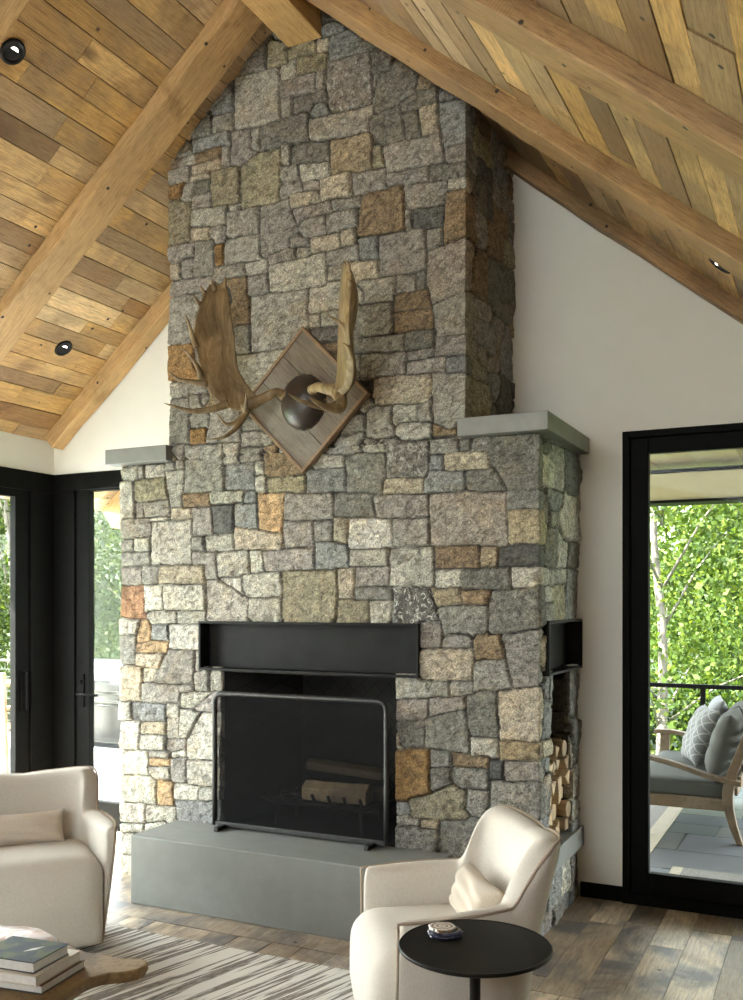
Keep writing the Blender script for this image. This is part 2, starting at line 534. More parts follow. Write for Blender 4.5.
d-1680,719 -1583,726 -1579,662 -1678,622
r-1579,795 -1400,794 -1400,740 -1569,736
d-1574,727 -1400,736 -1396,646 -1540,643 -1583,680
k-1391,782 -1332,781 -1332,701 -1391,696
y-1773,557 -1569,645 -1510,627 -1520,503 -1789,467
g-1506,637 -1400,637 -1400,560 -1506,550
p-1343,1354 -1146,1396 -1137,1138 -1287,1118
e-1357,1093 -1155,1115 -1155,887 -1352,874
t-1347,868 -1159,875 -1159,794 -1347,789
g-1324,780 -1155,781 -1155,711 -1324,697
g-1390,687 -1155,698 -1155,553 -1394,543
d-1864,438 -1643,432 -1643,356 -1864,347
d-1638,478 -1467,488 -1492,349 -1633,349
l-1864,480 -1744,487 -1744,451 -1864,447
t-1738,481 -1643,481 -1643,445 -1738,438
b-1864,538 -1792,512 -1806,494 -1864,496
l-3337,1448 -3150,1449 -3153,1385 -3324,1378 -3351,1410
l-3144,1449 -2963,1445 -2969,1384 -3144,1380
w-3558,1409 -3454,1407 -3406,1388 -3426,1323 -3558,1315
a-3392,1388 -3344,1400 -3324,1362 -3324,1287 -3419,1279
b-3317,1370 -3201,1371 -3201,1294 -3317,1287
W-3193,1374 -2995,1376 -2995,1251 -3193,1252
g-3558,1310 -3433,1312 -3419,1160 -3558,1150
a-3419,1263 -3310,1287 -3203,1278 -3210,1221 -3419,1223
e-3417,1214 -3230,1213 -3263,1137 -3419,1149
g-3203,1235 -3033,1239 -3033,1061 -3303,1066
l-3027,1236 -2995,1237 -2995,1135 -3027,1134
e-3558,1139 -3378,1139 -3385,960 -3558,958
w-3371,1129 -3277,1126 -3303,1066 -3371,1058
g-3027,1129 -2938,1132 -2944,1033 -3027,1029
l-2931,1132 -2866,1134 -2868,1041 -2934,1038
g-3378,1053 -3131,1049 -3131,961 -3378,953
p-3118,1047 -3027,1056 -3027,1029 -3118,1018
l-3124,1009 -2938,1026 -3046,934 -3124,935
p-3040,934 -2894,1030 -2856,1031 -2856,922 -3021,919
w-3558,941 -3454,950 -3450,854 -3558,848
b-3447,947 -3223,946 -3227,853 -3447,854
l-3216,952 -3131,956 -3131,877 -3216,872
w-3558,837 -3395,844 -3395,694 -3558,681
e-3392,837 -3223,845 -3223,786 -3392,783
l-3214,867 -3135,869 -3137,770 -3214,765
l-3124,930 -2995,910 -3079,779 -3127,771
w-2989,910 -2856,919 -2856,669 -3079,668 -3079,769
w-3389,770 -3223,779 -3223,701 -3392,692
p-3214,758 -3085,766 -3092,710 -3210,698
w-3558,672 -3337,685 -3340,558 -3558,556
l-3331,686 -3190,695 -3190,666 -3331,655
a-3324,647 -3183,657 -3183,615 -3324,607
l-3337,599 -3193,610 -3193,543 -3303,544
g-3179,661 -3083,668 -3083,538 -3179,533
w-3177,696 -3085,703 -3085,673 -3177,666
l-3075,653 -2856,664 -2856,534 -3075,526
w-3558,534 -3290,545 -3290,406 -3558,397
a-3277,530 -3174,537 -3177,406 -3277,402
w-3170,523 -3008,527 -3008,453 -3170,444
l-2995,517 -2856,526 -2856,462 -2995,454
b-3157,432 -2856,455 -2856,367 -3150,343
w-3558,390 -3364,400 -3367,294 -3558,285
w-3351,387 -3164,400 -3164,336 -3351,301
w-3558,272 -3371,282 -3371,255 -3558,208
w-3364,289 -3243,312 -3243,253 -3364,234
w-3558,203 -3392,226 -3392,118 -3558,98
l-3385,221 -3190,243 -3190,173 -3385,129
w-3558,87 -3324,120 -3324,18 -3558,-12"""
LOWSIDE="""w-1097,2171 -894,2161 -912,2029 -1097,2027
d-1097,2223 -971,2229 -981,2177 -1097,2178
g-957,2221 -741,2220 -749,2046 -876,2033 -876,2173
k-718,2218 -505,2238 -513,2032 -672,2021
b-1031,2016 -756,2017 -767,1935 -981,1921 -998,1965
l-730,2015 -430,2035 -430,1811 -730,1803 -840,1914
d-1065,1833 -858,1838 -858,1660 -1065,1658
g-1048,1947 -998,1956 -998,1851 -1065,1846
g-971,1913 -876,1919 -894,1845 -971,1848
l-840,1792 -634,1794 -665,1666 -840,1660
d-614,1790 -430,1796 -430,1673 -634,1667
g-1031,1645 -815,1652 -822,1581 -1031,1577
l-786,1653 -680,1656 -692,1588 -793,1586
l-1065,1559 -929,1560 -947,1496 -1065,1496
y-912,1575 -692,1573 -711,1418 -922,1422
b-672,1656 -430,1663 -430,1414 -672,1418
g-1065,1487 -929,1491 -947,1417 -1065,1411
b-1123,1124 -1014,1134 -1031,1054 -1123,1062
b-1113,1057 -997,1046 -980,866 -1113,883
e-1113,875 -970,869 -970,791 -1113,795
b-1113,786 -970,787 -970,723 -1113,719
e-1113,706 -980,702 -980,624 -1113,635
d-1113,626 -980,615 -980,564 -1113,572
b-593,1151 -429,1140 -429,916 -553,929
b-553,920 -429,906 -429,692 -553,711
g-553,701 -429,682 -429,488 -553,512"""
UPSIDE="""r-1419,3090 -1206,3150 -1206,2975 -1419,2933
g-1405,2923 -1146,2934 -1162,2861 -1391,2852
b-1378,2842 -1140,2857 -1131,2722 -1364,2738
e-1405,2536 -1177,2546 -1162,2412 -1405,2369
g-1308,2718 -1206,2724 -1206,2636 -1308,2633
g-1364,2639 -1206,2636 -1206,2559 -1364,2564
g-1191,2688 -1007,2701 -1023,2657 -1191,2635
b-1191,2620 -991,2634 -991,2523 -1177,2565
k-1023,2647 -791,2613 -721,2511 -1023,2451
g-1116,2863 -975,2860 -991,2795 -1116,2794
b-975,2829 -685,2880 -685,2699 -1007,2671
d-1177,3149 -685,3264 -685,3040 -942,3000 -1177,2984"""
# ------------------------------------------------------------------ room dimensions (metres)
YW = 4.81            # wall behind the chimney
YS = 4.084           # front face of the chimney
XC = -2.36           # ridge / chimney centre line
K = .833             # roof pitch 10:12
CB, CC = 4.45, 4.545 # rafter undersides and boards at the ridge
XLW = -4.727         # left wall
YR = -3.2            # rear wall
LOW_L, LOW_R = -3.530, -1.165
UP_L, UP_R = -3.195, -1.509
def ceil_z(x, c=CC): return c - K * abs(x - XC)

# ------------------------------------------------------------------ stones
PAL = dict(g=(.300,.288,.258), d=(.190,.184,.160), l=(.430,.414,.358), w=(.520,.505,.440), t=(.370,.305,.205),
           e=(.440,.390,.300), p=(.302,.282,.254), b=(.255,.262,.258), k=(.115,.116,.110), r=(.250,.185,.115),
           y=(.300,.272,.185), m=(.225,.210,.188), M=(.130,.125,.115), o=(.290,.175,.070), q=(.350,.200,.120),
           a=(.480,.340,.195), W=(.60,.585,.53), L=(.420,.405,.355), P=(.370,.330,.280), T=(.370,.325,.275))
FLECK = dict(m=.55, M=1.0, p=.12, g=.1, d=.18, y=.15)

def vnoise(x, y, seed, sc):
    rs = np.random.RandomState(seed)
    T = rs.rand(256, 256).astype(np.float32) * 2 - 1
    x = x / sc + 1000.37; y = y / sc + 1000.71
    xi = np.floor(x).astype(np.int64); yi = np.floor(y).astype(np.int64)
    fx = (x - xi).astype(np.float32); fy = (y - yi).astype(np.float32)
    fx = fx*fx*(3-2*fx); fy = fy*fy*(3-2*fy)
    a = T[xi % 256, yi % 256]; b = T[(xi+1) % 256, yi % 256]
    c = T[xi % 256, (yi+1) % 256]; d = T[(xi+1) % 256, (yi+1) % 256]
    return (a*(1-fx)+b*fx)*(1-fy) + (c*(1-fx)+d*fx)*fy

def parse(txt):
    out = []
    for ln in txt.strip().split('\n'):
        out.append((ln[0], [tuple(int(q) / 1000 for q in t.split(',')) for t in ln[1:].split()]))
    return out

def poly_sd(px, py, P):
    """signed distance to a polygon"""
    n = len(P)
    d = np.full(px.shape, 1e9, np.float32)
    s = np.zeros(px.shape, bool)
    for i in range(n):
        ax, ay = P[i]; bx, by = P[(i+1) % n]
        ex, ey = bx-ax, by-ay
        wx, wy = px-ax, py-ay
        L = ex*ex+ey*ey+1e-12
        t = np.clip((wx*ex+wy*ey)/L, 0, 1)
        d = np.minimum(d, (wx-ex*t)**2+(wy-ey*t)**2)
        if abs(ey) > 1e-9:
            c = ((ay > py) != (by > py)) & (px < (bx-ax)*(py-ay)/(by-ay)+ax)
            s ^= c
    d = np.sqrt(d)
    return np.where(s, -d, d)

def wrap_front(st, xl, xr, seed):
    r = random.Random(seed); out = []
    for c, P in st:
        wl, wr = r.uniform(.07, .17), r.uniform(.07, .15)
        Q = []
        for x, z in P:
            if x > xr - .035: x = xr + wr
            if x < xl + .02: x = xl - wl
            Q.append((x, z))
        out.append((c, Q))
    return out

def fillers(x0, x1, z0, z1, seed, pal='ggdbplgke'):
    r = random.Random(seed); out = []; z = z0
    while z < z1:
        h = r.uniform(.08, .17); x = x0 - r.uniform(0, .2)
        while x < x1:
            w = r.uniform(.10, .30)
            j = lambda: r.uniform(-.008, .008)
            out.append((r.choice(pal), [(x+j(), z+j()), (x+w+j(), z+j()), (x+w+j(), z+h+j()), (x+j(), z+h+j())]))
            x += w + .008
        z += h + .008
    return out

def stone_strip(name, parent, stones, xl, xr, depth, z0, z1, holes, fill, seed, zcap=None, step=.006):
    us = np.arange(math.floor((xl-depth)/step), math.ceil((xr+depth)/step)+1) * step
    zs = np.arange(round(z0/step), round(z1/step)+1) * step
    U, Z = np.meshgrid(us, zs)
    Uf = U + vnoise(U, Z, 5, .07)*.0040 + vnoise(U, Z, 6, .022)*.0022
    Zf = Z + vnoise(U, Z, 7, .07)*.0040 + vnoise(U, Z, 8, .022)*.0022
    shp = U.shape
    d1 = np.full(shp, 1.0, np.float32); d2 = np.full(shp, 1.0, np.float32); idx = np.zeros(shp, np.int32)
    allst = []
    def put(st):
        c, P = st
        xs = [p[0] for p in P]; ys = [p[1] for p in P]
        i0 = max(0, int((min(xs)-.09-us[0])/step)); i1 = min(len(us), int((max(xs)+.09-us[0])/step)+2)
        j0 = max(0, int((min(ys)-.09-zs[0])/step)); j1 = min(len(zs), int((max(ys)+.09-zs[0])/step)+2)
        if i0 >= i1 or j0 >= j1: return
        k = len(allst); allst.append(st)
        sl = (slice(j0, j1), slice(i0, i1))
        d = poly_sd(Uf[sl], Zf[sl], P)
        a, b, q = d1[sl], d2[sl], idx[sl]
        near = d < a
        b[:] = np.where(near, a, np.minimum(b, d))
        q[:] = np.where(near, k, q)
        a[:] = np.where(near, d, a)
    for st in stones: put(st)
    base = d1.copy()
    for st in fill:
        cx = sum(p[0] for p in st[1])/4; cz = sum(p[1] for p in st[1])/4
        i = int(round((cx-us[0])/step)); j = int(round((cz-zs[0])/step))
        if 0 <= i < len(us) and 0 <= j < len(zs) and base[j, i] < .05: continue
        put(st)
    n = len(allst)
    rs = np.random.RandomState(seed)
    off = rs.uniform(-.008, .010, n+1); tx = rs.uniform(-.05, .05, n+1); tz = rs.uniform(-.05, .05, n+1)
    cxs = np.array([np.mean([p[0] for p in s[1]]) for s in allst]+[0]); czs = np.array([np.mean([p[1] for p in s[1]]) for s in allst]+[0])
    lum = rs.uniform(.88, 1.14, n+1)
    cols = np.array([PAL[s[0]] for s in allst]+[(.2,.2,.2)]) * lum[:, None] * .90
    cols *= rs.uniform(.985, 1.015, (n+1, 3))
    flk = np.array([FLECK.get(s[0], 0) for s in allst]+[0])
    j = np.clip((d2-d1)*.5, 0, 1)
    e = np.clip((j-.0015)/.009, 0, 1)
    e = np.sqrt(1-(1-e)**2)
    tilt = np.clip((U-cxs[idx])*tx[idx]+(Z-czs[idx])*tz[idx], -.01, .01)
    rough = vnoise(U, Z, 11, .05)*.004 + vnoise(U, Z, 12, .02)*.0026 + vnoise(U, Z, 13, .011)*.0016
    H = -.024 + e*(.024 + off[idx] + tilt + rough)
    mort = np.clip((j-.001)/.003, 0, 1)[..., None]
    C = cols[idx]*mort + np.array((.055, .051, .045))*(1-mort)
    F = flk[idx]
    # unfold to 3D
    r = .014
    bx = np.clip(U, xl, xr); by = YS + np.maximum(0, np.maximum(xl-U, U-xr))
    kl = np.clip(.5+(xl-U)/(2*r), 0, 1); kr = np.clip(.5+(U-xr)/(2*r), 0, 1)
    nx = kr-kl; ny = -(1-kl)*(1-kr)
    L = np.sqrt(nx*nx+ny*ny); L[L == 0] = 1; nx /= L; ny /= L
    X = bx+nx*H; Y = by+ny*H
    V = np.stack([X, Y, Z], -1).reshape(-1, 3)
    VB = np.stack([bx-nx*.036, by-ny*.036, Z], -1).reshape(-1, 3)
    nz, nu = shp
    ii = np.arange(nz*nu).reshape(shp)
    keep = np.ones((nz-1, nu-1), bool)
    uc = (us[:-1]+us[1:])/2; zc = (zs[:-1]+zs[1:])/2
    UC, ZC = np.meshgrid(uc, zc)
    for (a, b, c, d) in holes: keep &= ~((UC > a) & (UC < b) & (ZC > c) & (ZC < d))
    if zcap is not None: keep &= ZC < zcap(np.clip(UC, xl, xr))
    Q = np.stack([ii[:-1, :-1], ii[:-1, 1:], ii[1:, 1:], ii[1:, :-1]], -1)[keep]
    # returns running back into the wall around every opening
    edges = []
    for jj in range(keep.shape[0]):
        row = keep[jj].astype(np.int8); dd = np.nonzero(np.diff(row))[0]
        for q in dd:
            a, b = ii[jj, q+1], ii[jj+1, q+1]
            edges.append((a, b) if keep[jj, q] else (b, a))
    for q in range(keep.shape[1]):
        cl = keep[:, q].astype(np.int8); dd = np.nonzero(np.diff(cl))[0]
        for jj in dd:
            a, b = ii[jj+1, q], ii[jj+1, q+1]
            edges.append((b, a) if keep[jj, q] else (a, b))
    if edges:
        E_ = np.array(edges); used = np.unique(E_); mp_ = {int(u): len(V)+k for k, u in enumerate(used)}
        V = np.concatenate([V, VB[used]])
        SK = np.array([[b, a, mp_[int(a)], mp_[int(b)]] for a, b in E_], dtype=np.int64)
        Q = np.concatenate([Q, SK])
        C = np.concatenate([C.reshape(-1, 3), C.reshape(-1, 3)[used]]); F = np.concatenate([F.ravel(), F.ravel()[used]])
    me = bpy.data.meshes.new(name)
    me.vertices.add(len(V)); me.vertices.foreach_set('co', V.astype(np.float32).ravel())
    me.loops.add(Q.size); me.loops.foreach_set('vertex_index', Q.astype(np.int32).ravel())
    me.polygons.add(len(Q)); me.polygons.foreach_set('loop_start', np.arange(0, Q.size, 4, dtype=np.int32))
    me.polygons.foreach_set('loop_total', np.full(len(Q), 4, np.int32))
    me.update(calc_edges=True)
    me.polygons.foreach_set('use_smooth', [True]*len(Q))
    a = me.attributes.new('col', 'FLOAT_COLOR', 'POINT')
    cc = np.concatenate([C.reshape(-1, 3), np.ones((len(V), 1))], 1).astype(np.float32)
    a.data.foreach_set('color', cc.ravel())
    a = me.attributes.new('fleck', 'FLOAT', 'POINT'); a.data.foreach_set('value', F.astype(np.float32).ravel())
    me.materials.append(STONE)
    me.validate()
    return link(bpy.data.objects.new(name, me), parent)

STONE = stone_mat()
front = parse(FRONT)
fp = empty('stone_fireplace', (XC, YW, 0), 0, 'tall fieldstone fireplace and chimney rising from the floor to the ridge', 'fireplace')
fp.location = (0, 0, 0)
def side_pts(st): return [(c, P) for c, P in st]
# the firebox, the two steel boxes and the firewood niche are left open
NICHE = (LOW_R+.191, LOW_R+.565, .33, 1.20)
low_holes = [(-2.86, -1.86, .02, 1.16), (-2.975, -1.748, 1.155, 1.385),
             NICHE, (LOW_R+.095, LOW_R+.70, 1.18, 1.40)]
stone_strip('lower_stonework', fp, wrap_front([s for s in front if min(p[1] for p in s[1]) < 2.30], LOW_L, LOW_R, 3) + parse(LOWSIDE),
            LOW_L, LOW_R, YW-YS+.004, 0.0, 2.25, low_holes, fillers(LOW_L-.75, LOW_R+.75, -.02, 2.26, 21, 'ggblbgpew'), 31)
stone_strip('upper_stonework', fp, wrap_front([s for s in front if max(p[1] for p in s[1]) > 2.20], UP_L, UP_R, 4) + parse(UPSIDE),
            UP_L, UP_R, YW-YS+.004, 2.25, 4.56, [], fillers(UP_L-.75, UP_R+.75, 2.1, 4.6, 22, 'ggdbkprdy'), 32,
            zcap=lambda x: ceil_z(x)+.02)
# ------------------------------------------------------------------ setting materials
M_TIMBER = wood('bounce_cutting_timber', (.20, .13, .075), (6, 6, .6), dark_amt=.5, holes=False)  # dark tone put on unseen walls and side ceiling to cut bounced light
def vec_len(v): return math.sqrt(sum(c*c for c in v))
M_CEIL = wood('ceiling_planks', None, (9, .55, 9), dark=(.12, .065, .028), dark_amt=.8, grey=(.27, .20, .125), grey_amt=.6, saw=.45, along=1)
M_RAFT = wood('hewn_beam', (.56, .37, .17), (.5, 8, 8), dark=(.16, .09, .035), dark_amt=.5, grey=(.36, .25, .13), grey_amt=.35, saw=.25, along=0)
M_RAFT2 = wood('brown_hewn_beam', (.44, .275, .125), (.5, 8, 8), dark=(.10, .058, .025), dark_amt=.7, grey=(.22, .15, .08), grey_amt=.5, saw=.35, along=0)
M_RIDGE = wood('ridge_beam', (.56, .36, .14), (8, .5, 8), dark=(.17, .09, .035), dark_amt=.45, grey=(.36, .24, .11), grey_amt=.25, along=1)
M_FLOOR = wood('oak_floor', None, (8, .5, 8), dark=(.085, .062, .045), dark_amt=.85, grey=(.105, .105, .115), grey_amt=.92, rough=.42, saw=.7, along=1, bump_s=.12)
M_WALL = plain('wall_plaster', (.735, .735, .675), .9, 0, .015, 6)
M_BLACK = plain('black_frame_paint', (.0045, .0045, .0042), .55, 0, .2, 20, 0, .05)
M_STEEL = plain('blackened_steel', (.014, .0138, .013), .5, .15, .25, 9, 0, .12)
M_GREYM = plain('grey_patina_metal', (.195, .197, .188), .5, .1, .10, 14)
M_HEARTH = plain('grey_blue_hearth_stone', (.19, .197, .184), .62, 0, .07, 12, .1)
M_DECK = plain('pale_deck_paving', (.50, .50, .48), .8, 0, .06, 3)

def glass_mat():
    m, nt, p, out = new_mat('window_glass')
    nt.nodes.remove(p)
    tr = N(nt, 'ShaderNodeBsdfTransparent'); tr.inputs[0].default_value = (.96, .98, .97, 1)
    gl = N(nt, 'ShaderNodeBsdfGlossy', Roughness=0.0)
    fr = N(nt, 'ShaderNodeFresnel', IOR=1.45)
    ms = N(nt, 'ShaderNodeMixShader')
    mu = N(nt, 'ShaderNodeMath', operation='MULTIPLY'); mu.inputs[1].default_value = .06
    nt.links.new(fr.outputs[0], mu.inputs[0])
    nt.links.new(mu.outputs[0], ms.inputs[0]); nt.links.new(tr.outputs[0], ms.inputs[1]); nt.links.new(gl.outputs[0], ms.inputs[2])
    nt.links.new(ms.outputs[0], out.inputs[0])
    return m
M_GLASS = glass_mat()

def structure(o): o['kind'] = 'structure'; return o

# ------------------------------------------------------------------ planks
def planks(name, W, L, u0, v0, wr, lr, pal, mat, thick=.02, backing=.06, seed=1, gap=.0025, swap=False, down=True):
    """boards covering [u0,u0+W]x[v0,v0+L], long along v"""
    r = random.Random(seed); mb = MB(); cols = []; offs = []
    u = u0
    while u < u0+W-1e-4:
        w = min(r.uniform(*wr), u0+W-u)
        v = v0 - r.uniform(0, lr[0])
        while v < v0+L:
            l = r.uniform(*lr); a, b = max(v, v0), min(v+l, v0+L)
            if b-a > .02:
                dz = r.uniform(-.0025, .0025) if down else r.uniform(-.0012, .0002)
                lo, hi = (dz, thick+dz) if down else (-thick+dz, dz)
                mb.box((u+gap/2, a+gap/4, lo), (u+w-gap/2, b-gap/4, hi))
                c = r.choice(pal); k = r.uniform(.82, 1.16)
                cols += [tuple(x*k for x in c)]*6
                offs += [(r.uniform(-20, 20), r.uniform(-20, 20), r.uniform(-20, 20))]*6
            v += l
        u += w
    if down: mb.box((u0-.02, v0-.02, thick-.004), (u0+W+.02, v0+L+.02, thick+backing))
    else: mb.box((u0-.02, v0-.02, -thick-backing), (u0+W+.02, v0+L+.02, -thick+.004))
    cols += [(.06, .04, .02)]*6; offs += [(0, 0, 0)]*6
    return mb.build(name, mat, None, cols=cols, offs=offs)

TH = math.atan(K); CS = math.cos(TH)
CP = [(.66, .42, .17), (.72, .49, .22), (.58, .34, .13), (.38, .22, .09), (.62, .44, .22), (.76, .57, .32), (.44, .31, .17), (.68, .43, .155), (.30, .19, .09), (.70, .48, .21), (.54, .41, .25)]
# left slope: local x runs up the slope from the eave, y along the ridge
XE = -5.16
SL = (XC - XE) / CS
c = planks('ceiling_left', SL, 9.2, 0, YR, (.10, .145), (.4, 1.7), CP, M_CEIL, seed=5, gap=.0045)
c.location = (XE, 0, ceil_z(XE)); c.rotation_euler = (0, -TH, 0); structure(c)
XR_END = .27
SR = (XR_END - XC) / CS
c = planks('ceiling_right', SR, 8.1, 0, YR, (.10, .145), (.4, 1.7), CP, M_CEIL, seed=9, gap=.0045)
c.location = (XC, 0, ceil_z(XC)); c.rotation_euler = (0, TH, 0); structure(c)
ZF = ceil_z(XR_END)
structure(MB().box((XR_END-.02, YR, ZF), (3.3, YW+.1, ZF+.1)).build('ceiling_side', M_TIMBER))
for nm, y0, y1, x0, x1 in (('ceiling_porch', YW+.2, 8.3, -3.4, 4.2),):  # left stretch is out of view, added to shade the porch rug
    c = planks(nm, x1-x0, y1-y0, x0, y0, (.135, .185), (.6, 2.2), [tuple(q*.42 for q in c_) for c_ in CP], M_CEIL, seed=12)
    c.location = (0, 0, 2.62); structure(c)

# ------------------------------------------------------------------ rafters and ridge
def hewn(name, L, w, d, seed, mat, label, group):
    r = random.Random(seed); n = max(4, int(L/.22)); mb = MB(); vs = []
    ph = [r.uniform(0, 6) for _ in range(4)]
    for i in range(n+1):
        x = L*i/n
        j = lambda a=.005: r.uniform(-a, a)
        wob = .006*math.sin(x*2.1+ph[0])
        vs += [(x, j()+wob, -d+j(.006)), (x, w+j()+wob, -d+j(.006)), (x, w+j(), .02), (x, j(), .02)]
    fs = [(3, 2, 1, 0), (4*n, 4*n+1, 4*n+2, 4*n+3)]
    for i in range(n):
        for k in range(4):
            l = (k+1) % 4
            fs.append((4*i+k, 4*i+l, 4*i+4+l, 4*i+4+k))
    mb.add(vs, fs)
    offs = [(r.uniform(-9, 9), r.uniform(-9, 9), r.uniform(-9, 9))]*len(fs)
    return tag(mb.build(name, mat, bevel=.007, seg=2, offs=offs), label, 'beam', group)
DP = (CC-CB)*CS
DPG = (CC-4.415)*CS
RY = [(4.700, .108), (3.73, .205), (2.66, .205), (1.59, .2), (.52, .2), (-.55, .2), (-1.62, .2), (-2.69, .2)]
lab_l = ['hewn timber rafter lying along the white gable wall left of the chimney',
         'broad hewn timber rafter crossing the left ceiling just in front of the chimney',
         'hewn timber rafter at the upper left corner of the left ceiling']
lab_r = ['shaded brown timber rafter lying along the gable wall right of the chimney',
         'hewn timber rafter with pale underside crossing the right ceiling over the chimney corner',
         'thick dark brown rafter crossing the upper right ceiling nearest the viewer']
for i, (y, w) in enumerate(RY):
    for side in (0, 1):
        x0 = XLW+.02 if side == 0 else XC+.09
        x1 = XC-.09 if side == 0 else XR_END-.02
        L = (x1-x0)/CS
        if i < 3: lb = (lab_l, lab_r)[side][i]
        else: lb = ('hewn timber rafter on the left slope behind the viewer', 'hewn timber rafter on the right slope behind the viewer')[side]
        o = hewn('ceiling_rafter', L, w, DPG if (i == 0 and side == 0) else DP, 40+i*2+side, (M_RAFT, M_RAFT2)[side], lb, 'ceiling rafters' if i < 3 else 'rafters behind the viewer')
        if side == 0: o.location = (x0, y, ceil_z(x0)); o.rotation_euler = (0, -TH, 0)
        else: o.location = (x0, y, ceil_z(x0)); o.rotation_euler = (0, TH, 0)
mb = MB(); r = random.Random(3); vs = []; n = 24
for i in range(n+1):
    y = YR + .01 + (YS+.01-YR-.01)*i/n; j = lambda: r.uniform(-.003, .003)
    vs += [(-2.461+j(), y, 4.279+j()), (-2.264+j(), y, 4.279+j()), (-2.264, y, 4.50), (-2.461, y, 4.50)]
fs = [(0, 1, 2, 3), (4*n+3, 4*n+2, 4*n+1, 4*n)]
for i in range(n):
    for k in range(4):
        l = (k+1) % 4; fs.append((4*i+k, 4*i+4+k, 4*i+4+l, 4*i+l))
mb.add(vs, fs)
tag(mb.build('ridge_beam', M_RIDGE, bevel=.006), 'golden timber ridge beam butting into the top of the chimney', 'beam')
# eave rafters outside the glass
for y, w, x1, lb in ((5.75, .2, XLW-.02+.9, 'rough timber eave rafter outside the corner glass beside the chimney'),):
    L = (x1-XE)/CS
    o = hewn('eave_rafter', L, w, .19, 77, M_RAFT, lb, None); o.location = (XE, y, ceil_z(XE)); o.rotation_euler = (0, -TH, 0)
o = hewn('eave_rafter', (XLW-.12-XE)/CS, .2, .17, 78, M_RAFT, 'short timber rafter tail under the eave outside the left glass', None)
o.location = (XE, 4.95, ceil_z(XE)); o.rotation_euler = (0, -TH, 0)

# ------------------------------------------------------------------ floor
FP = [(.62, .49, .35), (.54, .43, .31), (.70, .58, .43), (.42, .33, .235), (.66, .53, .38), (.74, .63, .48), (.56, .45, .335)]
c = planks('floor', 8.2, 3.556-YR, -4.9, YR, (.125, .185), (.9, 2.6), FP, M_FLOOR, seed=15, down=False, thick=.02, gap=.0035)
structure(c)
# border board in front of the hearth, then boards again to the wall
r = random.Random(4); mb = MB(); cols = []; offs = []
for (x0, y0, x1, y1) in ((-4.9, 3.557, -2.95, 3.708), (-2.9495, 3.560, -1.2, 3.705), (-1.196, 3.560, -1.03, 3.705)):
    mb.box((x0, y0, -.02), (x1, y1, 0)); cols += [(.44, .36, .27)]*6; offs += [(r.uniform(-9, 9), r.uniform(-9, 9), 0)]*6
x = -4.9
while x < 3.3:
    w = r.uniform(.13, .19)
    y0 = 3.709 if x < -1.16 else 3.560
    if x < -1.03 and x+w > -1.03: w = -1.03-x if -1.03-x > .05 else w
    y0 = 3.709 if x+w <= -1.029 else 3.560
    cuts = [y0, y0+r.uniform(.35, 1.0), YW+.05]
    for a, b in zip(cuts, cuts[1:]):
        k = r.uniform(.85, 1.15); cc_ = r.choice(FP)
        mb.box((x+.001, a+.001, -.02+r.uniform(0, .001)), (x+w-.001, b-.001, r.uniform(-.001, .0005)))
        cols += [tuple(q*k for q in cc_)]*6; offs += [(r.uniform(-9, 9), r.uniform(-9, 9), 0)]*6
    x += w
mb.box((-4.92, 3.54, -.08), (3.32, YW+.06, -.018)); cols += [(.05, .04, .03)]*6; offs += [(0, 0, 0)]*6
structure(mb.build('floor_hearth_side', M_FLOOR, cols=cols, offs=offs))

# ------------------------------------------------------------------ walls
def wall_xz(name, quads, y0, y1, mat):
    """polygons in XZ extruded in Y"""
    mb = MB()
    for P in quads: mb.prism([(x, 0, z) for x, z in P], (0, y0, 0), (0, y1, 0))
    return structure(mb.build(name, mat))
DT = 2.345
wall_xz('wall_back', [
    [(XLW-.1, 2.352), (-3.40, 2.352), (-3.40, ceil_z(-3.40)+.03), (XLW-.1, ceil_z(XLW-.1)+.03)],
    [(-3.40, 0), (-.944, 0), (-.944, ceil_z(-.944)+.03), (XC, CC+.03), (-3.40, ceil_z(-3.40)+.03)],
    [(-.944, DT), (1.1, DT), (1.1, ZF+.05), (XR_END, ZF+.03), (-.944, ceil_z(-.944)+.03)],
    [(1.1, 0), (3.3, 0), (3.3, ZF+.05), (1.1, ZF+.05)]], YW, YW+.16, M_WALL)
structure(MB().box((XLW-.14, YR, 2.352), (XLW, YW+.16, ceil_z(XLW)+.04)).build('wall_left', M_WALL))
structure(MB().box((3.2, YR, 0), (3.34, YW+.1, ZF+.05)).build('wall_right', M_TIMBER))
WL0 = 1.3
RX0, RX1, RZ = -4.4, -3.7, 2.30
wall_xz('wall_rear', [
    [(XLW-.1, 0), (RX0, 0), (RX0, ceil_z(RX0)+.03), (XLW-.1, ceil_z(XLW-.1)+.03)],
    [(RX0, RZ), (RX1, RZ), (RX1, ceil_z(RX1)+.03), (XC, CC+.03), (RX0, ceil_z(RX0)+.03)],
    [(RX1, 0), (XR_END, 0), (XR_END, ceil_z(XR_END)+.03), (RX1, ceil_z(RX1)+.03)],
    [(XR_END, 0), (3.3, 0), (3.3, ZF+.05), (XR_END, ZF+.05)]], YR-.15, YR, M_TIMBER)
structure(MB().box((-1.155, YW-.016, 0), (-.944, YW, .075)).build('baseboard_back', M_BLACK, bevel=.003))

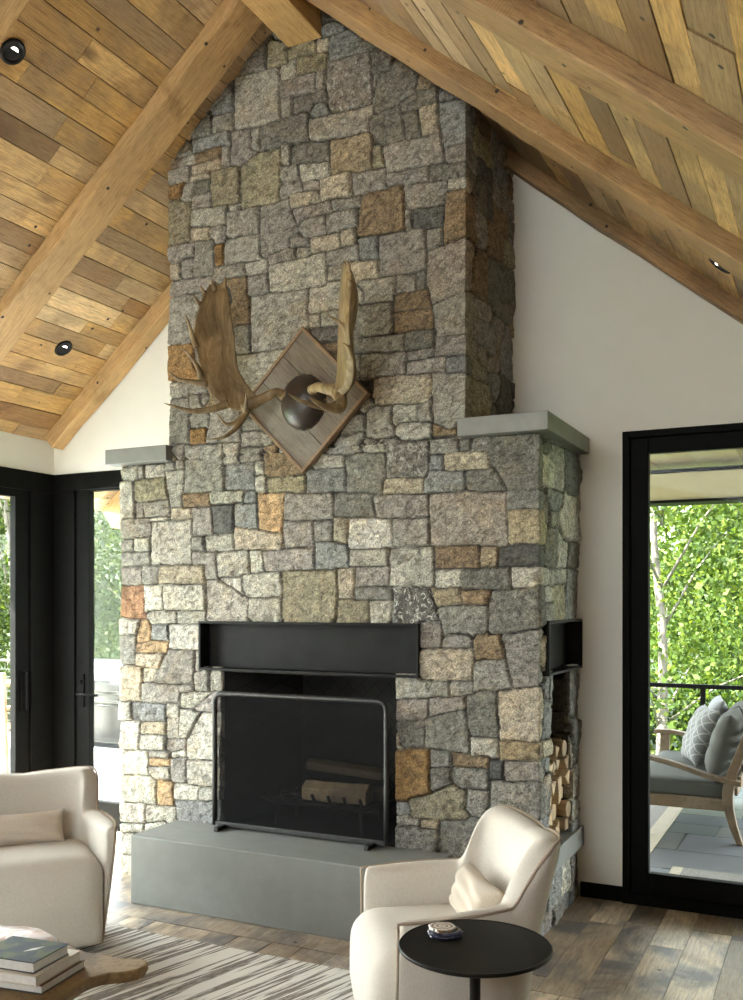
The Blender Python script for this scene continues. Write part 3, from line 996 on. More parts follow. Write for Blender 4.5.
# ------------------------------------------------------------------ glazed doors and windows
def frame_rect(mb, axis, a0, a1, z0, z1, w, d0, d1, wb=None, wt=None):
    """rectangular frame in the plane of an axis ('x' = in a back wall, 'y' = in a side wall)"""
    wb = w if wb is None else wb; wt = w if wt is None else wt
    for (p, q, r_, s_) in ((a0, a0+w, z0, z1), (a1-w, a1, z0, z1), (a0+w, a1-w, z0, z0+wb), (a0+w, a1-w, z1-wt, z1)):
        if axis == 'x': mb.box((p, d0, r_), (q, d1, s_))
        else: mb.box((d0, p, r_), (d1, q, s_))
def pane(axis, a0, a1, z0, z1, d, parent):
    mb = MB()
    if axis == 'x': mb.box((a0, d-.004, z0), (a1, d+.004, z1))
    else: mb.box((d-.004, a0, z0), (d+.004, a1, z1))
    return mb.build('pane', M_GLASS, parent)
def struct_empty(name): o = empty(name); o['kind'] = 'structure'; return o

# right-hand door: casing, then the leaf
d = struct_empty('door_1')
mb = MB(); frame_rect(mb, 'x', -.944, 1.1, 0, DT, .034, YW-.022, YW+.15, .045)
mb.box((-.944, YW-.03, 0), (1.1, YW+.05, .05)); mb.build('door_frame', M_BLACK, d, bevel=.004)
mb = MB(); frame_rect(mb, 'x', -.908, .12, .05, DT-.034, .088, YW+.0, YW+.05, .105, .08)
mb.build('door_leaf', M_BLACK, d, bevel=.005)
mb = MB(); frame_rect(mb, 'x', .06, 1.066, .05, DT-.034, .088, YW+.055, YW+.10, .105, .08)
mb.build('door_leaf', M_BLACK, d, bevel=.005)
pane('x', -.822, .034, .153, DT-.112, YW+.025, d); pane('x', .146, .98, .153, DT-.112, YW+.078, d)

# left corner: back-wall door and the long glazed left wall meet at a black post
d = struct_empty('door_2')
mb = MB()
mb.box((XLW-.14, YW-.01, 2.24), (-3.42, YW+.14, 2.352)); mb.box((XLW-.14, YW-.01, 0), (-4.54, YW+.14, 2.24))
mb.box((-4.60, YW+.02, 0), (-3.42, YW+.12, .035))
mb.build('door_frame', M_BLACK, d, bevel=.004)
mb = MB(); frame_rect(mb, 'x', -4.545, -3.44, .035, 2.30, .118, YW+.01, YW+.06, .15, .07)
leaf = mb.build('door_leaf', M_BLACK, d, bevel=.005)
pane('x', -4.427, -3.56, .185, 2.23, YW+.035, d)
mb = MB(); mb.box((-4.51, YW-.003, .80), (-4.465, YW+.012, 1.02)); mb.tube([(-4.487, YW, .89), (-4.487, YW-.05, .89)], .009, 10)
mb.tube([(-4.487, YW-.05, .89), (-4.30, YW-.055, .888)], .008, 10); mb.tube([(-4.487, YW, .965), (-4.487, YW-.02, .965)], .014, 12)
mb.build('lever_handle', M_BLACK, leaf, smooth=False)

w = struct_empty('window_1')
structure(MB().box((XLW-.14, YR, 0), (XLW, WL0, 2.352)).build('wall_left_light_block', M_TIMBER))  # unseen solid stretch, put in to block daylight from behind the camera
mb = MB()
mb.box((XLW-.13, WL0, 2.225), (XLW+.012, YW-.01, 2.352)); mb.box((XLW-.13, WL0, 0), (XLW+.012, YW-.01, .06))
mb.box((XLW-.13, 4.60, .06), (XLW+.012, YW-.01, 2.225))
mb.build('window_frame', M_BLACK, w, bevel=.004)
yy = 4.60
while yy > WL0+.5:
    y1, y0 = yy, max(yy-1.36, WL0)
    mb = MB(); frame_rect(mb, 'y', y0, y1, .06, 2.235, .115, XLW-.06, XLW-.01, .12, .06)
    mb.build('sash', M_BLACK, w, bevel=.004)
    pane('y', y0+.11, y1-.11, .17, 2.18, XLW-.035, w)
    yy = y0
mb = MB(); mb.box((XLW-.012, 4.525, .79), (XLW+.006, 4.565, 1.05)); mb.tube([(XLW+.03, 4.545, .80), (XLW+.03, 4.545, 1.04)], .008, 10)
mb.build('pull_handle', M_BLACK, w)

w = struct_empty('added_fill_window')  # unseen rear window, added to let in fill light
nw = 1; ww = (RX1-RX0)/nw
for i in range(nw):
    mb = MB(); frame_rect(mb, 'x', RX0+i*ww, RX0+(i+1)*ww, 0, RZ, .07, YR-.1, YR-.02, .1)
    mb.build('window_frame', M_BLACK, w, bevel=.004)
    pane('x', RX0+i*ww+.06, RX0+(i+1)*ww-.06, .09, RZ-.06, YR-.06, w)

# ------------------------------------------------------------------ fireplace parts
def steel_box(name, axis, a0, a1, z0, z1, face, depth, t=.010, parent=None, lab=None):
    """open-fronted shallow steel tray let into the stone"""
    mb = MB()
    if axis == 'x':
        f0, f1 = face, face+depth
        mb.box((a0, f0, z0), (a1, f1, z0+t)); mb.box((a0, f0, z1-t), (a1, f1, z1))
        mb.box((a0, f0, z0+t), (a0+t, f1, z1-t)); mb.box((a1-t, f0, z0+t), (a1, f1, z1-t))
        mb.box((a0+t, f1-t, z0+t), (a1-t, f1, z1-t))
    else:
        f0, f1 = face-depth, face
        mb.box((f0, a0, z0), (f1, a1, z0+t)); mb.box((f0, a0, z1-t), (f1, a1, z1))
        mb.box((f0, a0, z0+t), (f1, a0+t, z1-t)); mb.box((f0, a1-t, z0+t), (f1, a1, z1-t))
        mb.box((f0, a0+t, z0+t), (f0+t, a1-t, z1-t))
    o = mb.build(name, M_STEEL, parent, bevel=.0015)
    if lab: o['label'] = lab
    return o
steel_box('steel_recess_box', 'x', -2.987, -1.736, 1.142, 1.397, YS-.022, .09, .012, fp, 'long shallow black steel recess above the fire opening')
steel_box('steel_recess_box', 'y', 4.172, 4.792, 1.163, 1.412, LOW_R+.022, .09, .012, fp, 'small black steel recess on the side of the chimney')

def firebrick_mat():
    m, nt, p, out = new_mat('sooty_firebrick')
    v = coords(nt, rot=(PI/4, PI/4, PI/4))
    b = N(nt, 'ShaderNodeTexBrick', Scale=4.2)
    b.inputs['Color1'].default_value = (.050, .046, .040, 1); b.inputs['Color2'].default_value = (.034, .031, .028, 1)
    b.inputs['Mortar'].default_value = (.015, .014, .013, 1); b.inputs['Mortar Size'].default_value = .012
    mp = N(nt, 'ShaderNodeMapping'); mp.inputs['Rotation'].default_value = (PI/2, 0, 0)
    tc = N(nt, 'ShaderNodeTexCoord'); nt.links.new(tc.outputs['Object'], mp.inputs[0])
    m2 = N(nt, 'ShaderNodeMapping'); m2.inputs['Rotation'].default_value = (0, 0, PI/4); nt.links.new(mp.outputs[0], m2.inputs[0])
    nt.links.new(m2.outputs[0], b.inputs['Vector'])
    nt.links.new(mix(nt, b.outputs['Color'], (.4, .4, .4), noise(nt, v, 3), 'MULTIPLY'), p.inputs['Base Color'])
    p.inputs['Roughness'].default_value = .9
    bump(nt, p, b.outputs['Fac'], -.5, .006)
    return m
M_FB = firebrick_mat()
mb = MB()
x0, x1, z0, z1, yb = -2.868, -1.852, .338, 1.17, 4.62
xb0, xb1 = -2.68, -2.04
fyy = YS+.028
# splayed firebox as thick walls
mb.prism([(x0, fyy, 0), (xb0, yb, 0), (xb0-.03, yb+.04, 0), (x0-.05, fyy+.02, 0)], (0, 0, z0-.05), (0, 0, z1-.032))
mb.prism([(x1, fyy, 0), (x1+.05, fyy+.02, 0), (xb1+.03, yb+.04, 0), (xb1, yb, 0)], (0, 0, z0-.05), (0, 0, z1-.032))
mb.box((xb0-.03, yb, z0-.05), (xb1+.03, yb+.04, z1-.032))
mb.box((x0-.03, fyy, z1-.037), (x1+.03, yb+.04, z1-.030))
mb.box((x0-.03, fyy, z0-.06), (x1+.03, yb+.04, z0+.001))
o = mb.build('firebox', M_FB, fp); o['label'] = 'dark herringbone firebrick lining'
# niche lining (dark stones) behind the firewood
nb = MB(); ny0, ny1, nz0, nz1 = 4.272, 4.655, .325, 1.19
nb.box((-1.62, ny0-.03, nz0), (-1.175, ny0, nz1)); nb.box((-1.62, ny0-.03, nz0), (-1.59, ny1+.03, nz1))
nb.box((-1.62, ny0-.03, nz0-.03), (-1.18, ny1+.03, nz0))
nb.build('niche_lining', M_FB, fp)
# far jamb of the niche: real coursed dark stones
def small_stones(name, parent, origin, ax, w, h, rows, mat_cols, seed, depth=.03):
    r = random.Random(seed); mb = MB(); cols = []
    z = 0
    for hgt in rows:
        x = 0
        while x < w-.01:
            ww_ = min(r.uniform(.12, .26), w-x)
            if w-x-ww_ < .06: ww_ = w-x
            dj = r.uniform(0, .012)
            a = Vector(origin)+Vector(ax)*(x+.003); b = Vector(origin)+Vector(ax)*(x+ww_-.003)
            mb.box((min(a.x, b.x), a.y-dj, a.z+z+.003), (max(a.x, b.x), a.y+depth, a.z+z+hgt-.003))
            cols += [r.choice(mat_cols)]*6
            x += ww_
        z += hgt
    me = mb.build(name, STONE, parent, cols=cols, bevel=.008)
    return me
small_stones('niche_jamb', fp, (-1.60, ny1, nz0), (1, 0, 0), .425, .86, (.18, .17, .17, .11, .17), [(.10, .10, .098), (.085, .085, .09), (.13, .125, .11)], 8)

o = MB().box((-3.588, 4.029, 2.248), (-3.172, YW-.002, 2.330)).build('mantel_ledge', M_GREYM, bevel=.004)
tag(o, 'thick grey metal ledge capping the left shoulder of the chimney', 'mantel')
o = MB().box((-1.532, 4.029, 2.248), (-1.111, YW-.002, 2.330)).build('mantel_ledge', M_GREYM, bevel=.004)
tag(o, 'thick grey metal ledge capping the right shoulder of the chimney', 'mantel')
o = MB().box((-3.140, 3.710, 0.0), (-1.575, YS-.004, .338)).build('raised_hearth', M_HEARTH, bevel=.006)
tag(o, 'long low grey stone hearth bench in front of the fire opening', 'hearth')
o = MB().box((-1.60, 4.16, .262), (-1.138, YW-.004, .362)).build('firewood_ledge', M_HEARTH, bevel=.004)
tag(o, 'grey-blue stone ledge under the stacked firewood on the chimney side', 'ledge')

# ------------------------------------------------------------------ downlights
M_LENS, nt, p, out = new_mat('lamp_lens')
p.inputs['Base Color'].default_value = (.9, .9, .9, 1); p.inputs['Emission Color'].default_value = (1, .95, .88, 1); p.inputs['Emission Strength'].default_value = 2.2
M_TRIMB = plain('black_lamp_trim', (.012, .012, .013), .6, 0, .05, 20, 0, .3)
def downlight(x, y, lab, tilt):
    z = ceil_z(x)
    t = empty('recessed_downlight', (x, y, z), 0, lab, 'light', 'recessed downlights')
    sgn = -1 if x < XC else 1
    t.rotation_euler = (0, sgn*TH, 0)
    mb = MB(); mb.lathe([(.038, .010), (.040, -.006), (.050, -.009), (.056, -.006), (.058, .001), (.040, .012)], n=36)
    mb.build('trim_ring', M_TRIMB, t)
    mb = MB(); mb.lathe([(.0395, -.004), (.0385, -.0045), (.030, .016), (.030, .0165), (.0395, .0165)], n=36)
    mb.build('baffle', M_TRIMB, t)
    mb = MB(); M = Matrix.Rotation(-sgn*TH*.5, 4, 'Y')
    mb.lathe([(.001, -.004), (.024, -.004), (.026, 0), (.024, .004)], n=28, M=Matrix.Translation((0, 0, .004)) @ M)
    mb.build('lens', M_LENS, t, smooth=True)
downlight(-3.175, 2.99, 'black ringed recessed downlight high on the left ceiling', 0)
downlight(-4.18, 4.33, 'black ringed recessed downlight low on the left ceiling near the gable wall', 0)
downlight(-.434, 4.30, 'recessed downlight half hidden above the rafter on the right ceiling', 0)
# ------------------------------------------------------------------ furniture materials
M_LINEN = fabric('oatmeal_linen', (.585, .545, .48))
M_PIPE = plain('brown_piping', (.36, .29, .22), .9)
M_CUSH = fabric('tan_linen_cushion', (.56, .49, .40))
M_DARK = plain('dark_bronze_table', (.010, .009, .007), .5, .05, .25, 12, .1, .15)
M_SCREENBAR = plain('hammered_iron', (.045, .044, .042), .45, .6, .2, 40, .8)
M_LEATHER = plain('dark_skull_leather', (.034, .025, .020), .32, 0, .25, 25, .5)
M_SLABWOOD = wood('live_edge_wood', (.20, .125, .045), (3, 3, 3), dark=(.07, .035, .015), dark_amt=.6, grey=(.30, .20, .09), grey_amt=.6, rough=.65, holes=False, bump_s=.1)
M_TEAK = wood('weathered_teak', (.36, .25, .145), (2, 2, 2), dark=(.16, .10, .06), dark_amt=.4, holes=False, grey=(.34, .29, .22), grey_amt=.3)
M_PLAQ = wood('weathered_plaque', (.185, .150, .115), (.6, 9, 9), dark=(.07, .05, .035), dark_amt=.95, grey=(.26, .235, .20), grey_amt=.7, holes=False, bump_s=.9)
M_PLTRIM = wood('plaque_trim_wood', (.27, .17, .095), (.8, 6, 6), dark_amt=.4, holes=False)
M_LOGEND = wood('split_firewood', (.72, .56, .35), (2, 9, 9), dark=(.25, .16, .08), dark_amt=.5, grey=(.30, .23, .16), grey_amt=.8, holes=False, bump_s=.5)
M_PAPER = plain('book_pages', (.62, .60, .56), .9, 0, .06, 60)

def antler_mat():
    m, nt, p, out = new_mat('antler_bone')
    v = coords(nt, (1, 1, .25))
    f = noise(nt, v, 22, 5, .65, .8); g = noise(nt, coords(nt), 4, 3)
    c = ramp(nt, f, [(.3, (.095, .062, .028)), (.5, (.18, .125, .062)), (.72, (.33, .25, .145))])
    c = mix(nt, c, (1.5, 1.45, 1.35), ramp(nt, g, [(.45, 0.0), (.7, 1.0)]), 'MULTIPLY')
    nt.links.new(c, p.inputs['Base Color']); p.inputs['Roughness'].default_value = .5
    bump(nt, p, f, .5, .006)
    return m
M_ANTLER = antler_mat()

def rug_mat():
    m, nt, p, out = new_mat('striped_wool_rug')
    A = math.radians(15.3)
    v = coords(nt, (34, 1.1, 1), rot=(0, 0, A))
    n1 = noise(nt, v, 1.0, 3, .55, .15)
    v2 = coords(nt, (55, 2.2, 1), rot=(0, 0, A))
    n2 = noise(nt, v2, 1.0, 2, .5)
    n3 = noise(nt, coords(nt, (60, 9, 1), rot=(0, 0, A)), 2.0, 3, .7)
    s = ramp(nt, n1, [(.515, 0.0), (.535, 1.0)])
    t = ramp(nt, n2, [(.56, 0.0), (.60, 1.0)])
    c = mix(nt, (.60, .565, .50), mix(nt, (.115, .095, .075), (.30, .265, .225), ramp(nt, n3, [(.42, 0.0), (.6, 1.0)])), s)
    c = mix(nt, c, (.17, .14, .115), t)
    nt.links.new(c, p.inputs['Base Color']); p.inputs['Roughness'].default_value = .95
    bump(nt, p, mix(nt, s, noise(nt, coords(nt), 400), .5), -.5, .004)
    return m
M_RUG = rug_mat()

# ------------------------------------------------------------------ soft shapes
def catmull(P, n):
    """n samples over each span of the open list P (tuples)"""
    P = [np.array(p, float) for p in P]
    Q = [2*P[0]-P[1]] + P + [2*P[-1]-P[-2]]
    out = []
    for i in range(1, len(Q)-2):
        a, b, c, d = Q[i-1:i+3]
        for k in range(n):
            t = k/n
            out.append(.5*((2*b)+(-a+c)*t+(2*a-5*b+4*c-d)*t*t+(-a+3*b-3*c+d)*t**3))
    out.append(P[-1])
    return out

def rbox(c, h, r, n=12, fn=None, tight=False):
    r0 = r
    """rounded box as one closed skin: centre c, half sizes h, radius r"""
    vs = {}; V = []; F = []
    def vid(i, j, k):
        key = (i, j, k)
        if key not in vs:
            q = np.array([(2*i/n-1)*h[0], (2*j/n-1)*h[1], (2*k/n-1)*h[2]])
            r = r0
            if tight:
                k_ = min(1, max(0, (q[2]/h[2]+.75)/.9)); r = .022+(r0-.022)*k_*k_*(3-2*k_)
            # concentrate samples near the rounded edge
            core = np.clip(q, -(np.array(h)-r), np.array(h)-r)
            d = q-core; L = np.linalg.norm(d)
            p = core+(d/L*r if L > 1e-9 else 0)
            p = p+np.array(c)
            if fn: p = fn(p, (2*i/n-1, 2*j/n-1, 2*k/n-1))
            vs[key] = len(V); V.append(tuple(p))
        return vs[key]
    for a in range(n):
        for b in range(n):
            for (A, flip) in ((0, True), (n, False)):
                for ax in range(3):
                    q = [(a, b), (a+1, b), (a+1, b+1), (a, b+1)]
                    ids = []
                    for (x, y) in q:
                        t = [0, 0, 0]; t[ax] = A; t[(ax+1) % 3] = x; t[(ax+2) % 3] = y
                        ids.append(vid(*t))
                    F.append(tuple(ids[::-1]) if flip else tuple(ids))
    return V, F

def pillow(name, w, h, t, mat, parent=None, seed=1, n=22, ear=.05, seamr=.0, M=None):
    r = random.Random(seed); ph = [r.uniform(0, 6) for _ in range(6)]
    V = []; F = []
    def P(i, j, s):
        u = 2*i/n-1; v = 2*j/n-1
        x = u*w/2*(1-ear*(1-v*v)); z = v*h/2*(1-ear*(1-u*u))
        k = max(0, (1-u**4)*(1-v**4))**.55
        y = s*t/2*k + .006*k*math.sin(5*u+ph[0]+2*v)*s + .004*k*math.sin(11*v+ph[1]+4*u)
        return (x, y, z)
    idx = {}
    for s in (-1, 1):
        for i in range(n+1):
            for j in range(n+1):
                e = i in (0, n) or j in (0, n)
                key = (i, j, 0 if e else s)
                if key not in idx: idx[key] = len(V); V.append(P(i, j, s))
        for i in range(n):
            for j in range(n):
                g = lambda a, b: idx[(a, b, 0 if (a in (0, n) or b in (0, n)) else s)]
                q = (g(i, j), g(i+1, j), g(i+1, j+1), g(i, j+1))
                F.append(q if s < 0 else q[::-1])
    if M is not None: V = [tuple(M @ Vector(v)) for v in V]
    o = mesh_obj(name, V, F, mat, parent, smooth=True)
    return o

# ------------------------------------------------------------------ armchairs
def armchair(loc, rz, label, clabel, sc=1.0, wide=1.0):
    t = empty('armchair', loc, rz, label, 'armchair', 'cream barrel armchairs')
    t.scale = (sc*wide, sc, sc)
    half = [(.285, -.345), (.280, -.18), (.255, -.03), (.208, .055), (.11, .098), (0, .108)]
    path = catmull([(-x, y) for x, y in half] + [(x, y) for x, y in reversed(half[:-1])], 7)
    m = len(path)
    # arc length
    ds = [0]
    for a, b in zip(path, path[1:]): ds.append(ds[-1]+np.linalg.norm(b-a))
    S = [d/ds[-1] for d in ds]
    def top(s):
        q = min(s, 1-s)  # 0 front .. .5 back centre
        arm = .560+.018*min(1, q/.28)
        k = min(1, max(0, (q-.272)/.065)); k = k*k*(3-2*k)
        back = .768-.022*max(0, (q-.36)/.14)
        return arm*(1-k)+back*k, k
    V = []; F = []; ringn = None; outer = []; front = {0: [], 1: []}
    for i, (p, s) in enumerate(zip(path, S)):
        a = path[max(0, i-1)]; b = path[min(m-1, i+1)]
        tg = (b-a)/np.linalg.norm(b-a); nr = np.array((tg[1], -tg[0])) * -1   # outward
        if nr @ (p-np.array((0, -.12))) < 0: nr = -nr
        T, k = top(s); q = min(s, 1-s)
        th = .026+.055*min(1, q/.10)**.7+.015*k
        lean = .045+.20*k
        ring = []
        for (o, z) in ((-.5, .06), (-.5, .30), (-.5, .44), (-.5, T-.07), (-.5, T-.03), (-.38, T-.009), (0, T), (.38, T-.009), (.5, T-.03), (.5, T-.07),
                       (.5, .44), (.46, .30), (.36, .12), (.30, .03), (-.5, .03)):
            off = o*th+lean*(z-.42) if z > .42 else o*th+(z-.42)*(.10 if o > 0 else .02)
            yy = p[1]+nr[1]*off
            ring.append((p[0]+nr[0]*off, yy, z))
        V += ring; ringn = len(ring)
        outer.append(ring[7])
        if i == 0: front[0] = ring
        if i == m-1: front[1] = ring
    for i in range(m-1):
        for k in range(ringn):
            l = (k+1) % ringn
            F.append((i*ringn+k, i*ringn+l, (i+1)*ringn+l, (i+1)*ringn+k))
    F.append(tuple(range(ringn-1, -1, -1))); F.append(tuple((m-1)*ringn+k for k in range(ringn)))
    o = mesh_obj('shell', V, F, M_LINEN, t, smooth=True)
    md = o.modifiers.new('sub', 'SUBSURF'); md.levels = 1; md.render_levels = 1
    # piping: along the top edge and down both front edges
    mb = MB()
    def mid(r0, k): return tuple((np.array(r0[k])+np.array(r0[-1-k+ringn*0] if False else r0[k]))/1)
    def fr(ring): return [(q[0], q[1]-.004, q[2]) for q in (ring[13], ring[12], ring[11], ring[10], ring[9], ring[8], ring[7])]
    pts = fr(front[0]) + [(q[0], q[1], q[2]+.001) for q in outer[1:-1]] + fr(front[1])[::-1]
    mb.tube(catmull(pts, 2), .0048, 7)
    mb.build('piping', M_PIPE, t, smooth=True)
    def crown(p, q):
        x, y, z = p
        if q[2] > .2: z += .022*(1-q[0]**2)*(1-.3*q[1]**2)*((q[2]+1)/2)
        if q[1] < -.5: y -= .022*(1-q[0]**2)*(1-.5*q[2]**2)
        if q[2] < 0: x *= 1-.03*(-q[2]); y = y+.03*(-q[2]) if q[1] < 0 else y
        return np.array((x, y, z))
    V, F = rbox((0, -.165, .232), (.262, .235, .202), .085, 18, crown, True)
    mesh_obj('seat', V, F, M_LINEN, t, smooth=True)
    mb = MB(); mb.lathe([(.21, 0), (.215, .006), (.215, .022), (.10, .03), (.05, .045)], c=(0, -.06, 0), n=40)
    mb.build('swivel_base', M_BLACK, t)
    # loose lumbar cushion leaning on the back
    M = Matrix.Translation((loc[0], loc[1], loc[2])) @ Matrix.Rotation(rz, 4, 'Z') @ Matrix.Scale(sc, 4) @ Matrix.Translation((.0, -.020, .515)) @ Matrix.Rotation(math.radians(-24), 4, 'X')
    c = pillow('lumbar_cushion', .36, .165, .105, M_CUSH, seed=int(loc[0]*-10), M=None, ear=.10)
    c.matrix_world = M
    tag(c, clabel, 'cushion', 'small lumbar cushions')
    return t
armchair((-3.235, 3.125, .010), math.radians(49.5), 'cream upholstered barrel armchair by the corner glass, facing the viewer',
         'small oblong cushion on the armchair by the corner glass', .93, 1.2)
armchair((-1.050, 2.985, 0), math.radians(-53.1), 'cream upholstered barrel armchair seen from the side in front of the firewood niche',
         'small tan cushion on the armchair in front of the firewood niche')

# ------------------------------------------------------------------ rug
o = MB().box((-4.25, .85, 0), (-1.32, 3.405, .009)).build('area_rug', M_RUG, bevel=.003)
tag(o, 'ivory wool rug with slanting dark brown broken stripes', 'rug')

# ------------------------------------------------------------------ round side table
t = empty('side_table', (-.871, 2.428, 0), 0, 'round black metal pedestal side table beside the right armchair', 'side table')
MB().lathe([(.001, .560), (.200, .559), (.2065, .563), (.2075, .568), (.205, .5715), (.198, .570), (.001, .5695)], n=96).build('tabletop', M_DARK, t, smooth=False)
MB().lathe([(.045, .561), (.030, .552), (.019, .53), (.015, .48), (.0135, .30), (.016, .08), (.03, .03), (.05, .02)], n=32).build('pedestal', M_DARK, t, smooth=True)
MB().lathe([(.13, 0), (.135, .004), (.132, .010), (.05, .022), (.03, .024)], n=64).build('foot', M_DARK, t, smooth=False)
def agate(name, loc, r0, h, cols, seed, label, lobes=.05):
    r = random.Random(seed); n = 48; ph = [r.uniform(0, 6) for _ in range(4)]
    R = [r0*(1+lobes*math.sin(3*a*2*PI/n+ph[0])*.6+lobes*.7*math.sin(7*a*2*PI/n+ph[1])+lobes*.5*math.sin(13*a*2*PI/n+ph[2])) for a in range(n)]
    V = []; F = []
    for (k, z) in ((.93, 0), (1, h*.3), (.985, h*.75), (.95, h), (.5, h*1.02)):
        for a in range(n):
            an = 2*PI*a/n; V.append((R[a]*k*math.cos(an), R[a]*k*math.sin(an), z))
    for i in range(4):
        for a in range(n):
            b = (a+1) % n; F.append((i*n+a, i*n+b, (i+1)*n+b, (i+1)*n+a))
    F.append(tuple(range(n-1, -1, -1))); F.append(tuple(4*n+a for a in range(n)))
    m, nt, p, out = new_mat(name+'_agate')
    v = coords(nt); w = N(nt, 'ShaderNodeTexWave', Scale=18/r0*.05, Distortion=3.0, Detail=2.0); w.wave_type = 'RINGS'; w.rings_direction = 'Z'
    nt.links.new(v, w.inputs['Vector'])
    nt.links.new(ramp(nt, w.outputs['Fac'], cols), p.inputs['Base Color']); p.inputs['Roughness'].default_value = .15
    o = mesh_obj(name, V, F, m); o.location = loc
    return tag(o, label, 'coaster', 'stone coasters')
agate('stone_coaster', (-.974, 2.469, .5716), .050, .007, [(.2, (.02, .025, .06)), (.6, (.05, .06, .10)), (.9, (.22, .22, .25))], 3, 'dark blue agate coaster lying lowest on the black side table')
agate('stone_coaster', (-.976, 2.470, .5790), .046, .006, [(.2, (.03, .035, .07)), (.7, (.09, .09, .12)), (.95, (.35, .33, .33))], 4, 'blue-grey agate coaster in the middle of the little stack')
agate('stone_coaster', (-.982, 2.466, .5853), .037, .008, [(.1, (.25, .16, .10)), (.35, (.60, .54, .47)), (.8, (.68, .64, .60))], 6, 'cream agate coaster with ragged edge on top of the little stack', .08)

# ------------------------------------------------------------------ coffee table with its books
t = empty('coffee_table', (-2.25, 1.98, 0), 0, 'live-edge brown wood coffee table with a rounded lobe, at the lower left', 'coffee table')
OUT = [(-1.862, 2.245), (-1.866, 2.285), (-1.908, 2.314), (-1.983, 2.286), (-2.033, 2.298), (-2.107, 2.281), (-2.22, 2.315), (-2.38, 2.34), (-2.54, 2.27), (-2.66, 2.14),
       (-2.69, 1.95), (-2.58, 1.75), (-2.38, 1.66), (-2.15, 1.60), (-1.98, 1.66), (-1.90, 1.80), (-1.915, 1.95), (-1.931, 2.036), (-1.944, 2.115), (-1.926, 2.170), (-1.888, 2.200)]
pts = catmull(OUT+[OUT[0]], 6)[:-1]
n = len(pts); V = []; F = []
for (k, z) in ((.030, .362), (.010, .366), (0, .385), (.002, .397), (.007, .401)):
    for i in range(n):
        a = pts[i-1]; b = pts[(i+1) % n]; tg = (b-a)/np.linalg.norm(b-a); nr = np.array((-tg[1], tg[0]))
        q = pts[i]+nr*k*1.0
        V.append((q[0]+2.25, q[1]-1.98, z))
for i in range(4):
    for a in range(n):
        b = (a+1) % n; F.append((i*n+a, i*n+b, (i+1)*n+b, (i+1)*n+a))
F.append(tuple(range(n-1, -1, -1))); F.append(tuple(4*n+a for a in range(n)))
mesh_obj('tabletop', V, F, M_SLABWOOD, t)
for (x, y) in ((-.28, -.10), (.20, -.18), (.02, .18)):
    MB().lathe([(.055, .009), (.062, .03), (.045, .16), (.042, .26), (.06, .364)], c=(x, y, 0), n=20).build('leg', M_SLABWOOD, t, smooth=True)
def cover_mat(name, stops, sc=18, rough=.35):
    m, nt, p, out = new_mat(name)
    f = noise(nt, coords(nt), sc, 4, .6, .6)
    nt.links.new(ramp(nt, f, stops), p.inputs['Base Color']); p.inputs['Roughness'].default_value = rough; p.inputs['Specular IOR Level'].default_value = .2
    return m
C1 = cover_mat('landscape_cover', [(.35, (.008, .013, .022)), (.5, (.020, .032, .034)), (.6, (.055, .075, .022)), (.7, (.06, .06, .05))], 18, .6)
C2 = cover_mat('cream_cover', [(.4, (.52, .46, .37)), (.7, (.60, .54, .45))], 6, .5)
C3 = cover_mat('brown_cover', [(.4, (.10, .045, .025)), (.7, (.16, .075, .04))], 9, .4)
CD = plain('dark_cover_board', (.02, .02, .025), .4)
def book(loc, rz, w, d, h, top, bottom, label):
    t = empty('book', loc, rz, label, 'book', 'books stacked on the coffee table')
    MB().box((-w, 0, 0), (0, d, .003)).build('back_cover', bottom, t, bevel=.0008)
    MB().box((-w, 0, h-.003), (0, d, h)).build('front_cover', top, t, bevel=.0008)
    MB().box((-w+.003, .003, .003), (-.003, d-.003, h-.003)).build('page_block', M_PAPER, t)
    MB().box((-w-.003, 0, 0), (-w+.002, d, h)).build('spine', bottom, t, bevel=.0008)
    return t
RZB = math.radians(8)
book((-1.985, 1.973, .402), RZB, .275, .207, .026, C3, CD, 'brown and black hardcover book at the bottom of the stack')
b2 = book((-1.989, 1.955+.002, .4285), RZB+.01, .265, .21, .029, C2, C2, 'cream hardcover book in the middle of the stack')
MB().box((-.20, .02, .0292), (-.02, .12, .0296)).build('cover_picture', C1, b2)
b1 = book((-2.008, 1.966, .4583), RZB-.02, .20, .158, .032, C1, CD, 'small dark landscape-covered book on top of the stack')
MB().add([(-.085, .060, .0323), (-.060, .085, .0323), (-.052, .115, .0323), (-.077, .088, .0323)], [(0, 1, 2, 3)]).add([(-.085, .060, .0321), (-.060, .085, .0321), (-.052, .115, .0321), (-.077, .088, .0321)], [(3, 2, 1, 0)]).build('cover_emblem', M_PAPER, b1)['label'] = 'white diamond emblem'
# rough mineral slab behind the books
m, nt, p, out = new_mat('mineral_slab')
f = noise(nt, coords(nt), 14, 5, .6, 1.2)
nt.links.new(ramp(nt, f, [(.35, (.26, .15, .08)), (.45, (.55, .43, .36)), (.6, (.62, .58, .60)), (.75, (.70, .68, .72))]), p.inputs['Base Color']); p.inputs['Roughness'].default_value = .3
r = random.Random(12); V = []; F = []; n = 36; pr = [r.uniform(.85, 1.12) for _ in range(n)]
pr = [(pr[i-1]+pr[i]*2+pr[(i+1) % n])/4 for i in range(n)]
for (k, z) in ((.92, 0), (1, .012), (.98, .032), (.86, .043), (.5, .040)):
    for a in range(n):
        an = 2*PI*a/n; V.append((.150*pr[a]*k*math.cos(an), .060*pr[a]*k*math.sin(an), z*.7+r.uniform(-.002, .002)*(z > 0)))
for i in range(4):
    for a in range(n):
        b = (a+1) % n; F.append((i*n+a, i*n+b, (i+1)*n+b, (i+1)*n+a))
F.append(tuple(range(n-1, -1, -1))); F.append(tuple(4*n+a for a in range(n)))
